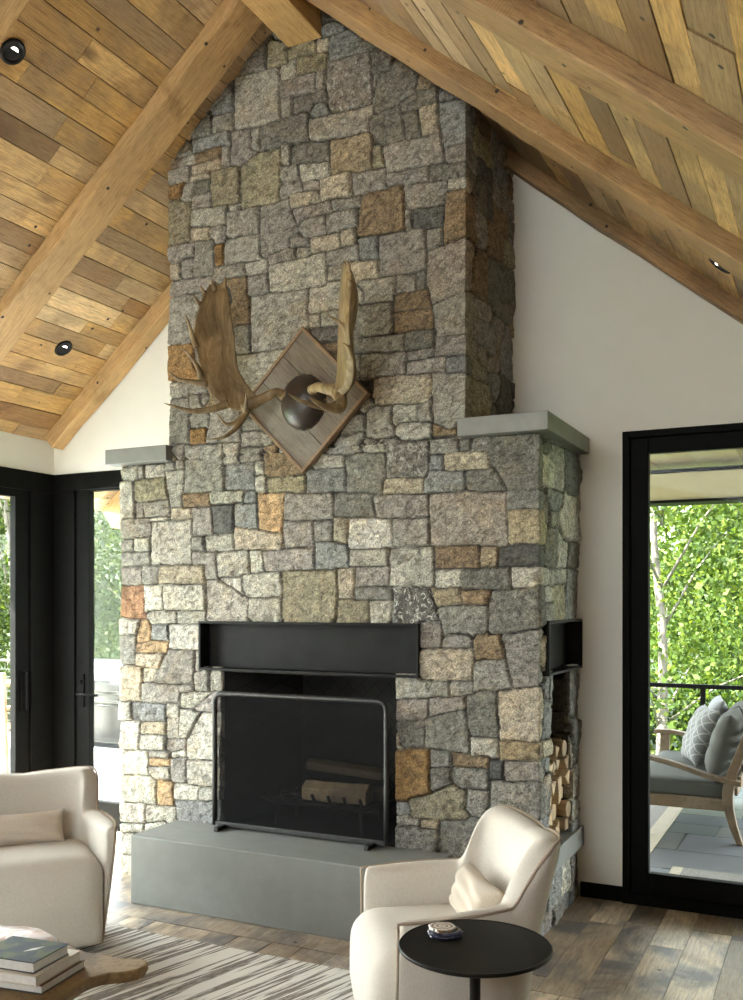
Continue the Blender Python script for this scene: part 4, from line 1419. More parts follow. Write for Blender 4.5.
o = mesh_obj('mineral_slab', V, F, m, smooth=True); o.location = (-2.37, 2.248, .402); o.rotation_euler = (0, 0, .12)
tag(o, 'pinkish white slab of stone with a rough brown rim lying behind the books', 'stone')

# ------------------------------------------------------------------ fire screen
t = empty('fire_screen', (-2.376, 4.035, .338), 0, 'black iron fire screen with rounded top corners standing on the hearth', 'fire screen')
mb = MB(); hw, hz, rr = .488, .690, .045
pts = [(-hw, 0, .014)] + [(-hw, 0, hz*.33), (-hw, 0, hz*.66)]
for k in range(7):
    a = PI-PI/2*k/6; pts.append((-hw+rr+rr*math.cos(a), 0, hz-rr+rr*math.sin(a)))
pts += [(0, 0, hz)]
for k in range(7):
    a = PI/2-PI/2*k/6; pts.append((hw-rr+rr*math.cos(a), 0, hz-rr+rr*math.sin(a)))
pts += [(hw, 0, hz*.66), (hw, 0, hz*.33), (hw, 0, .014)]
mb.tube(pts, .013, 8); mb.build('outer_bar', M_SCREENBAR, t, smooth=True)
MB().box((-hw-.008, -.008, .010), (hw+.008, .008, .034)).build('bottom_bar', M_SCREENBAR, t, bevel=.003)
for x in (-hw+.065, hw-.065):
    MB().box((x-.012, -.085, 0), (x+.012, .034, .022)).build('foot', M_SCREENBAR, t, bevel=.003)
m, nt, p, out = new_mat('fine_iron_mesh')
nt.nodes.remove(p)
df = N(nt, 'ShaderNodeBsdfDiffuse'); df.inputs[0].default_value = (.016, .016, .016, 1)
tr = N(nt, 'ShaderNodeBsdfTransparent'); ms = N(nt, 'ShaderNodeMixShader'); ms.inputs[0].default_value = .42
nt.links.new(tr.outputs[0], ms.inputs[1]); nt.links.new(df.outputs[0], ms.inputs[2]); nt.links.new(ms.outputs[0], out.inputs[0])
mb = MB(); mb.box((-hw+.006, -.0015, .03), (hw-.006, .0015, hz-.006)); mb.build('wire_mesh', m, t)

# ------------------------------------------------------------------ grate and logs in the firebox
t = empty('fire_grate', (-2.36, 4.33, .3395), 0, 'black iron log grate inside the fire opening', 'grate')
for y in (-.10, .10):
    MB().tube([(-.34, y, .135), (-.28, y, .118), (.28, y, .118), (.34, y, .135)], .010, 8).build('rail', M_SCREENBAR, t, smooth=True)
for i in range(7):
    x = -.27+i*.09
    MB().tube([(x, -.17, .185), (x, -.145, .145), (x, -.10, .135), (x, .10, .135), (x, .14, .15)], .009, 7).build('bar', M_SCREENBAR, t, smooth=True)
for x in (-.24, .24):
    for y in (-.10, .10):
        MB().tube([(x, y, .118), (x*1.05, y*1.05, .0)], .009, 7).build('leg', M_SCREENBAR, t)
M_BARK = wood('bark_log', (.16, .105, .06), (1, 6, 6), dark=(.05, .03, .02), dark_amt=.8, grey=(.2, .15, .1), grey_amt=.4, holes=False, bump_s=.8)
def split_log(name, L, prof, mat, seed, loc, rot, label, cat='log', group=None):
    r = random.Random(seed); V = []; F = []; n = len(prof); m = 7
    for i in range(m+1):
        x = -L*i/m
        for (a, b) in prof:
            V.append((x, a*(1+r.uniform(-.05, .05))+.003*math.sin(i+seed), b*(1+r.uniform(-.05, .05))))
    for i in range(m):
        for k in range(n):
            l = (k+1) % n; F.append((i*n+k, i*n+l, (i+1)*n+l, (i+1)*n+k))
    F.append(tuple(range(n-1, -1, -1))); F.append(tuple(m*n+k for k in range(n)))
    offs = [(r.uniform(-9, 9),)*3]*len(F)
    o = mesh_obj(name, V, F, mat, offs=offs); o.location = loc; o.rotation_euler = rot
    md = o.modifiers.new('bevel', 'BEVEL'); md.width = .003; md.segments = 1
    return tag(o, label, cat, group)
split_log('fire_log', .36, [(-.05, -.045), (.05, -.045), (.055, .01), (0, .05), (-.05, .02)], M_LOGEND, 1, (-2.10, 4.29, .526), (0, 0, .06), 'thick split log lying at the front of the grate', 'log', 'logs on the grate')
split_log('fire_log', .34, [(-.03, -.03), (.03, -.03), (.04, .015), (0, .035), (-.035, .01)], M_BARK, 2, (-2.06, 4.40, .512), (0, 0, -.05), 'thin dark log lying at the back of the grate', 'log', 'logs on the grate')
split_log('fire_log', .40, [(-.03, -.028), (.03, -.028), (.035, .012), (0, .03), (-.03, .01)], M_BARK, 3, (-2.05, 4.345, .625), (0, .10, .22), 'narrow log laid slanting on top of the other logs', 'log', 'logs on the grate')

# ------------------------------------------------------------------ firewood in the niche
r = random.Random(17)
k = 0
for row in range(6):
    nrow = 4
    for i in range(nrow):
        cy_ = 4.276+.046+i*.0925
        cz_ = .3635+.042+row*.0775
        if row == 5 and i == 0: continue
        rad = r.uniform(.042, .050)
        kind = r.random(); a0 = r.uniform(0, 2*PI); P = []
        if kind < .6: m3 = 3
        elif kind < .85: m3 = 4
        else: m3 = 8
        for q in range(m3):
            a = a0+2*PI*q/m3
            P.append((rad*math.cos(a), rad*math.sin(a)*.92))
        L = r.uniform(.30, .36)
        split_log('firewood_log', L, P, M_LOGEND, 100+k, (-1.180+r.uniform(-.035, .022), cy_, cz_), (0, 0, r.uniform(-.03, .03)),
                  'short split piece of pale firewood stacked in the chimney side niche', 'firewood', 'split firewood in the niche')
        k += 1

# ------------------------------------------------------------------ antlers on their diamond plaque
t = empty('antler_mount', (-2.345, YS, 2.491), 0, 'pair of palmate antlers with leather cap on a weathered diamond plaque', 'antler trophy')
O = Vector(t.location)
S_ = .361*math.sqrt(2)/2*1.0
def diamond(s, y0, y1):
    mb = MB()
    P = [(0, 0, -s*1.414), (s*1.414, 0, 0), (0, 0, s*1.414), (-s*1.414, 0, 0)]
    mb.prism(P, (0, y1, 0), (0, y0, 0)); return mb
pl = MB().box((-S_+.014, -.042, -S_+.014), (S_-.014, -.016, -.088)).box((-S_+.014, -.041, -.086), (S_-.014, -.016, .082)).box((-S_+.014, -.0425, .084), (S_-.014, -.016, S_-.014))
o = pl.build('plaque_board', M_PLAQ, t, bevel=.002); o.rotation_euler = (0, PI/4*1, 0)
mb = MB()
for (a, b) in (((-S_, -S_), (-S_+.016, S_)), ((S_-.016, -S_), (S_, S_)), ((-S_+.016, -S_), (S_-.016, -S_+.016)), ((-S_+.016, S_-.016), (S_-.016, S_))):
    mb.box((a[0], -.050, a[1]), (b[0], -.012, b[1]))
o = mb.build('plaque_trim', M_PLTRIM, t, bevel=.002); o.rotation_euler = (0, PI/4, 0)
# leather skull cap with a scalloped, studded rim
V = []; F = []; n = 40; m = 9
for j in range(m+1):
    ph_ = PI/2*j/m
    for i in range(n):
        a = 2*PI*i/n
        sc = 1+(.05*math.sin(a*11)**2 if j == 0 else 0)
        rx, rz_ = .122*sc, .136*sc
        V.append((rx*math.cos(ph_)*math.cos(a)+.006, -.042-.085*math.sin(ph_), rz_*math.cos(ph_)*math.sin(a)-.012-.015*math.sin(ph_)))
for j in range(m):
    for i in range(n):
        l = (i+1) % n; F.append((j*n+i, j*n+l, (j+1)*n+l, (j+1)*n+i))
F.append(tuple(range(n-1, -1, -1)))
cap = mesh_obj('skull_cap', V, F, M_LEATHER, t, smooth=True)
M_STUD = plain('brass_stud', (.30, .20, .08), .35, .8)
for i in range(14):
    a = 2*PI*i/14
    mb = MB(); mb.lathe([(.0001, .005), (.004, .004), (.006, 0), (.0001, -.001)], n=8, M=Matrix.Translation((.121*math.cos(a)+.006, -.050, .135*math.sin(a)-.012)) @ Matrix.Rotation(PI/2, 4, 'X'))
    mb.build('rim_stud', M_STUD, cap)

def antler(name, secs, beam, tines, th, beam_r, tine_r, bulge):
    mb = MB(); n = 18
    L = catmull([s[0] for s in secs], 5); Mi = catmull([s[1] for s in secs], 5); R = catmull([s[2] for s in secs], 5)
    m = len(L); rings = []
    for i in range(m):
        a, c, b = L[i], Mi[i], R[i]
        up = (Mi[min(i+1, m-1)]-Mi[max(i-1, 0)]); up /= np.linalg.norm(up)
        ctrl = 2*c-(a+b)/2
        ring = []
        for k in range(n):
            an = 2*PI*k/n; u = .5-.5*math.cos(an); w = math.sin(an)
            p = (1-u)**2*a+2*u*(1-u)*ctrl+u*u*b
            tg = -2*(1-u)*a+2*(1-2*u)*ctrl+2*u*b; tg /= (np.linalg.norm(tg)+1e-9)
            nr = np.cross(tg, up); nr /= (np.linalg.norm(nr)+1e-9)
            tt = th*(1.25-.7*i/m)
            ring.append(tuple(p+nr*w*tt-np.array(O)))
        rings.append(ring)
    V = [v for r_ in rings for v in r_]; F = []
    for i in range(m-1):
        for k in range(n):
            l = (k+1) % n; F.append((i*n+k, i*n+l, (i+1)*n+l, (i+1)*n+k))
    F.append(tuple(range(n-1, -1, -1))); F.append(tuple((m-1)*n+k for k in range(n)))
    mb.add(V, F)
    bp = catmull([np.array(p)-np.array(O) for p in beam], 5)
    mb.tube(bp, [beam_r[0]+(beam_r[1]-beam_r[0])*i/(len(bp)-1) for i in range(len(bp))], 14)
    # burr where the beam meets the skull
    mb.tube([bp[0], bp[1]], [beam_r[0]*1.45, beam_r[0]*1.2], 14)
    for (tp, r0) in zip(tines, tine_r):
        q = catmull([np.array(p)-np.array(O) for p in tp], 5)
        mb.tube(q, [max(.0022, r0*(1-(i/(len(q)-1))**1.3*.86)) for i in range(len(q))], 10)
    o = mb.build(name, M_ANTLER, t, smooth=True)
    md = o.modifiers.new('remesh', 'REMESH'); md.mode = 'VOXEL'; md.voxel_size = .0036; md.use_smooth_shade = True
    md = o.modifiers.new('smooth', 'SMOOTH'); md.factor = .6; md.iterations = 4
    return o
LP = [((-2.595, 3.9, 2.428), (-2.51, 3.93, 2.475)), ((-2.638, 3.86, 2.439), (-2.539, 3.93, 2.507)), ((-2.699, 3.83, 2.473), (-2.58, 3.93, 2.55)), ((-2.755, 3.8, 2.551), (-2.621, 3.93, 2.609)), ((-2.777, 3.79, 2.639), (-2.65, 3.93, 2.666)), ((-2.807, 3.79, 2.745), (-2.665, 3.93, 2.762)), ((-2.829, 3.8, 2.829), (-2.677, 3.93, 2.863)), ((-2.81, 3.81, 2.927), (-2.692, 3.93, 2.954)), ((-2.781, 3.82, 3.009), (-2.703, 3.92, 3.042)), ((-2.753, 3.83, 3.057), (-2.704, 3.9, 3.086))]
LP = [(np.array(a), (np.array(a)+np.array(b))/2+np.array((.008, .025, 0)), np.array(b)) for a, b in LP]
LB = [(-2.425, 3.99, 2.515), (-2.443, 3.96, 2.523), (-2.493, 3.94, 2.5), (-2.544, 3.92, 2.476), (-2.600, 3.90, 2.445)]
LT = [[(-2.801, 3.79, 2.744), (-2.81, 3.77, 2.799), (-2.806, 3.74, 2.844), (-2.807, 3.71, 2.885)], [(-2.779, 3.8, 2.588), (-2.774, 3.77, 2.634), (-2.792, 3.73, 2.685), (-2.835, 3.7, 2.736)], [(-2.743, 3.8, 2.559), (-2.803, 3.76, 2.567), (-2.856, 3.72, 2.579), (-2.885, 3.68, 2.612)], [(-2.661, 3.86, 2.466), (-2.72, 3.81, 2.437), (-2.795, 3.75, 2.423), (-2.853, 3.7, 2.439), (-2.893, 3.66, 2.454)], [(-2.577, 3.9, 2.431), (-2.596, 3.85, 2.375), (-2.632, 3.8, 2.355), (-2.662, 3.76, 2.409)], [(-2.577, 3.9, 2.431), (-2.589, 3.84, 2.349), (-2.629, 3.78, 2.289), (-2.7, 3.74, 2.274)], [(-2.583, 3.9, 2.417), (-2.543, 3.84, 2.446), (-2.51, 3.79, 2.496)],
      [(-2.735, 3.86, 3.03), (-2.745, 3.85, 3.065), (-2.752, 3.84, 3.085)],
      [(-2.712, 3.90, 3.05), (-2.706, 3.90, 3.085), (-2.700, 3.90, 3.112)], [(-2.795, 3.81, 2.96), (-2.812, 3.80, 2.985), (-2.822, 3.79, 3.01)], [(-2.772, 3.82, 3.01), (-2.785, 3.81, 3.038), (-2.79, 3.81, 3.052)]]
antler('antler', LP, LB, LT, .011, (.019, .030), [.016, .017, .018, .020, .018, .017, .016, .012, .012, .011, .011], 0)
RP = [((-2.1, 3.9, 2.492), (-2.005, 3.8, 2.449), (-1.985, 3.86, 2.487)), ((-2.084, 3.9, 2.533), (-1.948, 3.76, 2.467), (-1.951, 3.84, 2.534)), ((-2.079, 3.9, 2.602), (-1.913, 3.72, 2.513), (-1.959, 3.84, 2.589)), ((-2.073, 3.89, 2.669), (-1.902, 3.69, 2.575), (-1.959, 3.82, 2.639)), ((-2.063, 3.88, 2.758), (-1.901, 3.66, 2.664), (-1.944, 3.8, 2.704)), ((-2.047, 3.86, 2.861), (-1.889, 3.64, 2.752), (-1.913, 3.78, 2.785)), ((-2.031, 3.84, 2.945), (-1.876, 3.63, 2.834), (-1.896, 3.76, 2.848)), ((-2.015, 3.82, 3.01), (-1.881, 3.64, 2.911), (-1.903, 3.74, 2.914)), ((-1.992, 3.8, 3.045), (-1.912, 3.68, 2.976), (-1.925, 3.73, 2.981))]
RP = [tuple(np.array(x) for x in s) for s in RP]
RB = [(-2.262, 3.99, 2.522), (-2.208, 3.95, 2.522), (-2.132, 3.91, 2.497), (-2.068, 3.88, 2.476), (-2.026, 3.86, 2.472)]
RT = [[(-1.902, 3.70, 2.570), (-1.905, 3.67, 2.660), (-1.925, 3.64, 2.709), (-1.957, 3.58, 2.732)], [(-1.898, 3.7, 2.568), (-1.892, 3.67, 2.595), (-1.901, 3.65, 2.613), (-1.915, 3.63, 2.623)], [(-1.881, 3.63, 2.843), (-1.861, 3.61, 2.865), (-1.865, 3.6, 2.875), (-1.875, 3.59, 2.882)], [(-1.886, 3.64, 2.934), (-1.871, 3.62, 2.942), (-1.876, 3.61, 2.957), (-1.89, 3.6, 2.977)], [(-2.068, 3.88, 2.476), (-2.015, 3.82, 2.418), (-1.989, 3.76, 2.368), (-2.007, 3.7, 2.358), (-2.035, 3.64, 2.372), (-2.057, 3.6, 2.393)], [(-2.015, 3.8, 2.396), (-2.055, 3.74, 2.374), (-2.092, 3.67, 2.378), (-2.118, 3.6, 2.39), (-2.134, 3.55, 2.408)]]
antler('antler', RP, RB, RT, .012, (.020, .034), [.019, .014, .011, .011, .034, .019], 0)
# ------------------------------------------------------------------ outside: terrace
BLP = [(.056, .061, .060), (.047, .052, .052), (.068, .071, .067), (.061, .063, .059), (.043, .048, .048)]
M_BLUE, nt, p, out = new_mat('bluestone')
at = nt.nodes.new('ShaderNodeAttribute'); at.attribute_name = 'col'
nt.links.new(mix(nt, at.outputs['Color'], (.75, .75, .72), noise(nt, coords(nt), 5, 4), 'MULTIPLY'), p.inputs['Base Color']); p.inputs['Roughness'].default_value = .6
def pave(name, x0, x1, y0, y1, pal, seed):
    r = random.Random(seed); mb = MB(); cols = []
    y = y0
    while y < y1-1e-3:
        h = min(r.choice((.30, .30, .45)), y1-y); x = x0-r.uniform(0, .5)
        while x < x1:
            w = r.choice((.45, .6, .75, .9)); a, b = max(x, x0), min(x+w, x1)
            if b-a > .03:
                mb.box((a+.005, y+.004, -.05), (b-.005, y+h-.004, -.018)); cols += [tuple(c*r.uniform(.9, 1.12) for c in r.choice(pal))]*6
            x += w
        y += h
    mb.box((x0, y0, -.14), (x1, y1, -.024)); cols += [(.22, .20, .16)]*6
    o = mb.build(name, M_BLUE, cols=cols); o['kind'] = 'structure'; return o
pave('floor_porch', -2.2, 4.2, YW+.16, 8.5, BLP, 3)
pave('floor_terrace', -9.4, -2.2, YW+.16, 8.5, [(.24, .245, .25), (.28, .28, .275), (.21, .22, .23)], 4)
pave('floor_side_terrace', -9.4, XLW-.15, -4, YW+.16, [(.24, .245, .25), (.28, .28, .275), (.21, .22, .23)], 6)
M_TAN = plain('tan_painted_beam', (.34, .28, .17), .7, 0, .04, 5)
o = MB().box((-3.4, 8.0, 2.325), (4.2, 8.22, 2.545)).build('porch_header_beam', M_TAN, bevel=.004)
tag(o, 'long tan beam along the outer edge of the porch roof', 'beam')
o = MB().box((-3.4, 7.97, 2.300), (4.2, 8.24, 2.323)).box((-3.4, 7.97, 2.547), (4.2, 8.02, 2.575)).build('trim_1', M_BLACK); o['kind'] = 'structure'
M_POST = plain('dark_porch_post', (.03, .03, .03), .5)
for x in (-3.3, 4.05):
    tag(MB().box((x-.07, 8.04, -.02), (x+.07, 8.18, 2.30)).build('porch_post', M_POST, bevel=.004), 'square dark post holding up the porch beam, hidden behind the ' + ('chimney' if x < 0 else 'far end of the porch'), 'post')

# railings
def railing(name, x0, x1, y, mat, label, posts):
    t = empty(name, ((x0+x1)/2, y, -.018), 0, label, 'railing'); c = (x0+x1)/2
    MB().box((x0-c, -.025, .79), (x1-c, .025, .825)).build('top_rail', mat, t, bevel=.003)
    for x in posts: MB().box((x-c-.02, -.02, 0), (x-c+.02, .02, .79)).build('post', mat, t, bevel=.002)
    for k in range(8):
        MB().tube([(x0-c, 0, .08+k*.088), (x1-c, 0, .08+k*.088)], .0022 if mat is M_BLACK else .006, 6).build('cable', mat, t)
    return t
M_STAIN = plain('stainless_steel', (.062, .060, .055), .22, 1.0, .05, 20)
railing('porch_railing', -2.0, 4.0, 8.32, M_BLACK, 'black metal railing with thin cables at the edge of the porch', [-1.9, -.975, .0, 1.0, 2.0, 3.0, 3.95])
railing('terrace_railing', -9.3, -2.2, 8.38, M_STAIN, 'grey cable railing along the sunlit terrace beyond the left glass', [-9.25, -8.2, -6.2, -5.0, -3.8, -2.4])

# ------------------------------------------------------------------ porch sofa
M_TEAK = wood('weathered_porch_teak', (.082, .049, .022), (2, 2, 2), dark=(.08, .05, .03), dark_amt=.4, holes=False, grey=(.17, .14, .10), grey_amt=.3)
M_GREYC = fabric('charcoal_outdoor_cushion', (.062, .062, .056), sheen=0)
M_PATC, nt, p, out = new_mat('lattice_cushion')
v = coords(nt, rot=(0, PI/4, 0))
br = N(nt, 'ShaderNodeTexBrick', Scale=9.0); br.offset = 0.0
mp = N(nt, 'ShaderNodeMapping'); mp.inputs['Rotation'].default_value = (PI/2, 0, 0); nt.links.new(v, mp.inputs[0])
nt.links.new(mp.outputs[0], br.inputs['Vector'])
br.inputs['Color1'].default_value = (.09, .09, .09, 1); br.inputs['Color2'].default_value = (.10, .10, .10, 1); br.inputs['Mortar'].default_value = (.20, .195, .185, 1)
br.inputs['Mortar Size'].default_value = .035; br.inputs['Brick Width'].default_value = .5; br.inputs['Row Height'].default_value = .5
nt.links.new(br.outputs['Color'], p.inputs['Base Color']); p.inputs['Roughness'].default_value = .95
M_PALEC = fabric('pale_grey_cushion', (.16, .16, .165), sheen=0)
SX0, SX1, SY0, SY1 = -1.22, -.50, 6.28, 7.60
t = empty('porch_sofa', (-.86, 6.94, -.018), 0, 'teak outdoor sofa with sloping arms on the porch, seen end-on', 'sofa')
cx, cyy = -.86, 6.94
def L3(x, y, z): return (x-cx, y-cyy, z)
for ys in (SY0, SY1-.05):
    y0, y1 = ys, ys+.05
    nm = 'arm'
    top_ = catmull([(-1.245, .528), (-1.10, .530), (-.90, .490), (-.70, .430), (-.51, .398)], 4)
    P = [L3(x, 0, z) for x, z in top_] + [L3(x, 0, z-.030) for x, z in top_[::-1]]
    MB().prism(P, (0, y0-.01, 0), (0, y1+.01, 0)).build('arm', M_TEAK, t, bevel=.004)
    # front leg and curved rear leg
    MB().prism([L3(-1.20, 0, 0), L3(-1.15, 0, 0), L3(-1.13, 0, .50), L3(-1.20, 0, .50)], (0, y0, 0), (0, y1, 0)).build('leg', M_TEAK, t, bevel=.003)
    cv = catmull([(-.50, 0), (-.535, .12), (-.56, .26), (-.545, .40), (-.48, .60), (-.42, .80)], 4)
    cv2 = catmull([(-.535, 0), (-.585, .12), (-.62, .26), (-.61, .40), (-.535, .60), (-.465, .80)], 4)
    P = [L3(x, 0, z) for x, z in cv2] + [L3(x, 0, z) for x, z in cv[::-1]]
    MB().prism(P, (0, y0, 0), (0, y1, 0)).build('leg', M_TEAK, t, bevel=.003)
    MB().box(L3(-1.19, y0+.005, .205), L3(-.57, y1-.005, .278)).build('side_rail', M_TEAK, t, bevel=.003)
MB().box(L3(-1.21, SY0+.05, .205), L3(-1.17, SY1-.05, .265)).build('front_rail', M_TEAK, t, bevel=.003)
mb = MB()
for k in range(7):
    z = .30+k*.075; x = -.565+(z-.26)*.26
    mb.box(L3(x, SY0+.05, z), L3(x+.018, SY1-.05, z+.045))
mb.build('back_slats', M_TEAK, t, bevel=.002)
mb = MB()
for k in range(8): mb.box(L3(-1.16+k*.075, SY0+.05, .240), L3(-1.115+k*.075, SY1-.05, .256))
mb.build('seat_slats', M_TEAK, t)
for i in range(2):
    y0 = SY0+.055+i*.605
    V, F = rbox((-.89, y0+.30, .302), (.30, .298, .062), .035, 12)
    o = mesh_obj('seat_cushion', V, F, M_GREYC, smooth=True)
    tag(o, ('charcoal seat cushion at the near end of the porch sofa', 'charcoal seat cushion at the far end of the porch sofa')[i], 'cushion', 'sofa seat cushions')
def put_pillow(name, w, h, th, mat, loc, rz, tilt, seed, label, group='pillows on the porch sofa', roll=0):
    o = pillow(name, w, h, th, mat, seed=seed, ear=.08)
    o.matrix_world = Matrix.Translation(loc) @ Matrix.Rotation(rz, 4, 'Z') @ Matrix.Rotation(tilt, 4, 'X') @ Matrix.Rotation(roll, 4, 'Y')
    return tag(o, label, 'cushion', group)
put_pillow('back_cushion', .52, .44, .17, M_GREYC, (-.635, 6.60, .575), PI/2*-1, math.radians(-16), 3, 'plain charcoal back cushion nearest the glass on the porch sofa')
put_pillow('back_cushion', .52, .44, .16, M_GREYC, (-.640, 7.20, .575), PI/2*-1, math.radians(-16), 4, 'plain charcoal back cushion at the far end of the porch sofa')
put_pillow('throw_pillow', .42, .42, .15, M_PATC, (-.835, 6.98, .565), math.radians(-70), math.radians(-22), 5, 'grey throw pillow with white diamond lattice on the porch sofa')
put_pillow('throw_pillow', .42, .42, .13, M_PALEC, (-.80, 7.36, .60), math.radians(-80), math.radians(-20), 6, 'pale grey throw pillow peeking out behind the lattice pillow')
# outdoor rugs
M_ORUG = fabric('grey_outdoor_rug', (.13, .122, .11), 300, var=.5, sheen=0)
M_OBORD = plain('straw_rug_border', (.22, .19, .14), .95, 0, .1, 60)
t = empty('porch_rug', (-2.0, 6.85, -.018), 0, 'grey outdoor rug with straw-coloured border under the porch sofa', 'rug')
MB().box((-1.0, -1.05, 0), (.91, 1.05, .006)).build('rug_field', M_ORUG, t)
mb = MB(); frame_rect(mb, 'y', -1.15, 1.15, 0, 1, .1, 0, 1); mb = MB()
mb.box((.911, -1.15, 0), (1.01, 1.15, .007)); mb.box((-1.1, -1.15, 0), (-1.001, 1.15, .007)); mb.box((-1.001, 1.051, 0), (.911, 1.15, .007)); mb.box((-1.001, -1.15, 0), (.911, -1.051, .007))
mb.build('rug_border', M_OBORD, t)
t = empty('door_mat', (-.02, 5.33, -.018), 0, 'rectangular grey flecked mat outside the right door', 'mat')
MB().box((-.74, -.26, 0), (.8, .27, .009)).build('mat_field', M_ORUG, t)
MB().box((-.80, -.26, 0), (-.741, .27, .010)).build('mat_border', M_OBORD, t)

# ------------------------------------------------------------------ terrace things seen through the left glass
t = empty('gas_grill', (-7.15, 7.85, -.018), 0, 'large stainless steel grill on the sunlit terrace beside the chimney', 'grill')
MB().box((-.75, -.28, .06), (.75, .30, .56)).build('cabinet', M_STAIN, t, bevel=.01)
for x in (-.37, .37):
    d_ = MB().box((x-.35, -.30, .10), (x+.35, -.282, .50)).build('door', M_STAIN, t, bevel=.006)
    MB().tube([(x-.25, -.335, .45), (x+.25, -.335, .45)], .010, 8).build('handle', M_STAIN, d_, smooth=True)
P = [(0, -.29, .58)] + [(0, -.29+.30*(1-math.cos(a)), .60+.30*math.sin(a)) for a in [PI/2*k/8 for k in range(9)]] + [(0, .27, .88), (0, .29, .58)]
MB().prism(P, (-.70, 0, 0), (.70, 0, 0)).build('hood', M_STAIN, t, bevel=.008)
MB().tube([(-.55, -.37, .70), (.55, -.37, .70)], .014, 10).build('hood_handle', M_STAIN, t, smooth=True)
MB().box((-.76, -.33, .56), (.76, -.27, .60)).build('control_panel', M_STAIN, t, bevel=.004)
for x in (-.6, .6):
    for y in (-.2, .22): MB().lathe([(.03, 0), (.03, .062)], c=(x, y, 0), n=12).build('foot', M_BLACK, t)

def patio_chair(loc, rz, label):
    t = empty('patio_chair', loc, rz, label, 'chair', 'wooden patio chairs')
    for x in (-.27, .27):
        MB().box((x-.022, -.25, 0), (x+.022, -.205, .60)).build('leg', M_TEAK2, t, bevel=.003)
        MB().prism([(x-.022, .25, 0), (x-.022, .29, 0), (x-.022, .36, .92), (x-.022, .32, .92)], (0, 0, 0), (.044, 0, 0)).build('leg', M_TEAK2, t, bevel=.003)
        MB().box((x-.032, -.28, .60), (x+.032, .32, .625)).build('arm', M_TEAK2, t, bevel=.003)
    mb = MB()
    for k in range(6): mb.box((-.25, -.24+k*.08, .405), (.25, -.18+k*.08, .425))
    mb.build('seat', M_TEAK2, t)
    mb = MB()
    for k in range(6): mb.box((-.25, .30+k*.008, .48+k*.075), (.25, .318+k*.008, .53+k*.075))
    mb.build('backrest', M_TEAK2, t)
    return t
M_TEAK2 = wood('orange_teak', (.20, .095, .032), (3, 3, 3), dark_amt=.3, holes=False)
patio_chair((-6.62, 6.0, -.018), math.radians(200), 'orange-brown wooden patio chair close to the left glass')
t = empty('patio_table', (-7.6, 6.3, -.018), 0, 'orange-brown wooden patio table beyond the left glass', 'table')
mb = MB()
for k in range(8): mb.box((-.50+k*.125, -.7, .70), (-.385+k*.125, .7, .73))
mb.build('tabletop', M_TEAK2, t)
for x in (-.4, .4):
    for y in (-.6, .6): MB().box((x-.035, y-.035, 0), (x+.035, y+.035, .70)).build('leg', M_TEAK2, t)

# ------------------------------------------------------------------ woods
M_LEAF, nt, p, out = new_mat('tree_leaves')
at = nt.nodes.new('ShaderNodeAttribute'); at.attribute_name = 'col'
nt.links.new(at.outputs['Color'], p.inputs['Base Color']); p.inputs['Roughness'].default_value = .6; p.inputs['Specular IOR Level'].default_value = .12
tl = N(nt, 'ShaderNodeBsdfTranslucent'); nt.links.new(mix(nt, at.outputs['Color'], (1.15, 1.1, .55), 1.0, 'MULTIPLY'), tl.inputs[0])
ms = N(nt, 'ShaderNodeMixShader'); ms.inputs[0].default_value = .45
nt.links.new(p.outputs[0], ms.inputs[1]); nt.links.new(tl.outputs[0], ms.inputs[2]); nt.links.new(ms.outputs[0], out.inputs[0])
M_TRUNK = plain('pale_bark', (.085, .075, .06), .9, 0, .3, 12, .4)
LEAFC = np.array([(.034, .058, .008), (.048, .075, .011), (.024, .045, .008), (.068, .092, .015), (.038, .062, .012)])
def leaves(name, parent, centres, radii, count, size, seed, lum=1.0):
    rs = np.random.RandomState(seed)
    w = np.array(radii)**3; k = rs.choice(len(centres), count, p=w/w.sum())
    C = np.array(centres)[k]; R = np.array(radii)[k]
    d = rs.normal(size=(count, 3)); d /= np.linalg.norm(d, axis=1)[:, None]
    rad = R*rs.uniform(0, 1, count)**.45
    P = C+d*rad[:, None]*np.array((1, 1, .75))
    a = rs.normal(size=(count, 3)); a[:, 2] -= .4; a /= np.linalg.norm(a, axis=1)[:, None]
    b = np.cross(a, rs.normal(size=(count, 3))); b /= np.linalg.norm(b, axis=1)[:, None]
    s = size*rs.uniform(.6, 1.3, count)[:, None]
    V = np.stack([P, P+a*s*.5+b*s*.32, P+a*s, P+a*s*.5-b*s*.32], 1).reshape(-1, 3).astype(np.float32)
    me = bpy.data.meshes.new(name)
    me.vertices.add(count*4); me.vertices.foreach_set('co', V.ravel())
    me.loops.add(count*4); me.loops.foreach_set('vertex_index', np.arange(count*4, dtype=np.int32))
    me.polygons.add(count); me.polygons.foreach_set('loop_start', np.arange(0, count*4, 4, dtype=np.int32))
    me.polygons.foreach_set('loop_total', np.full(count, 4, np.int32)); me.update(calc_edges=True)
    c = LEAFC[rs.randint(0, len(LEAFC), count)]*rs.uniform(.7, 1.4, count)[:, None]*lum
    c = np.concatenate([c, np.ones((count, 1))], 1)
    at_ = me.attributes.new('col', 'FLOAT_COLOR', 'POINT'); at_.data.foreach_set('color', np.repeat(c, 4, 0).astype(np.float32).ravel())
    me.materials.append(M_LEAF)
    return link(bpy.data.objects.new(name, me), parent)
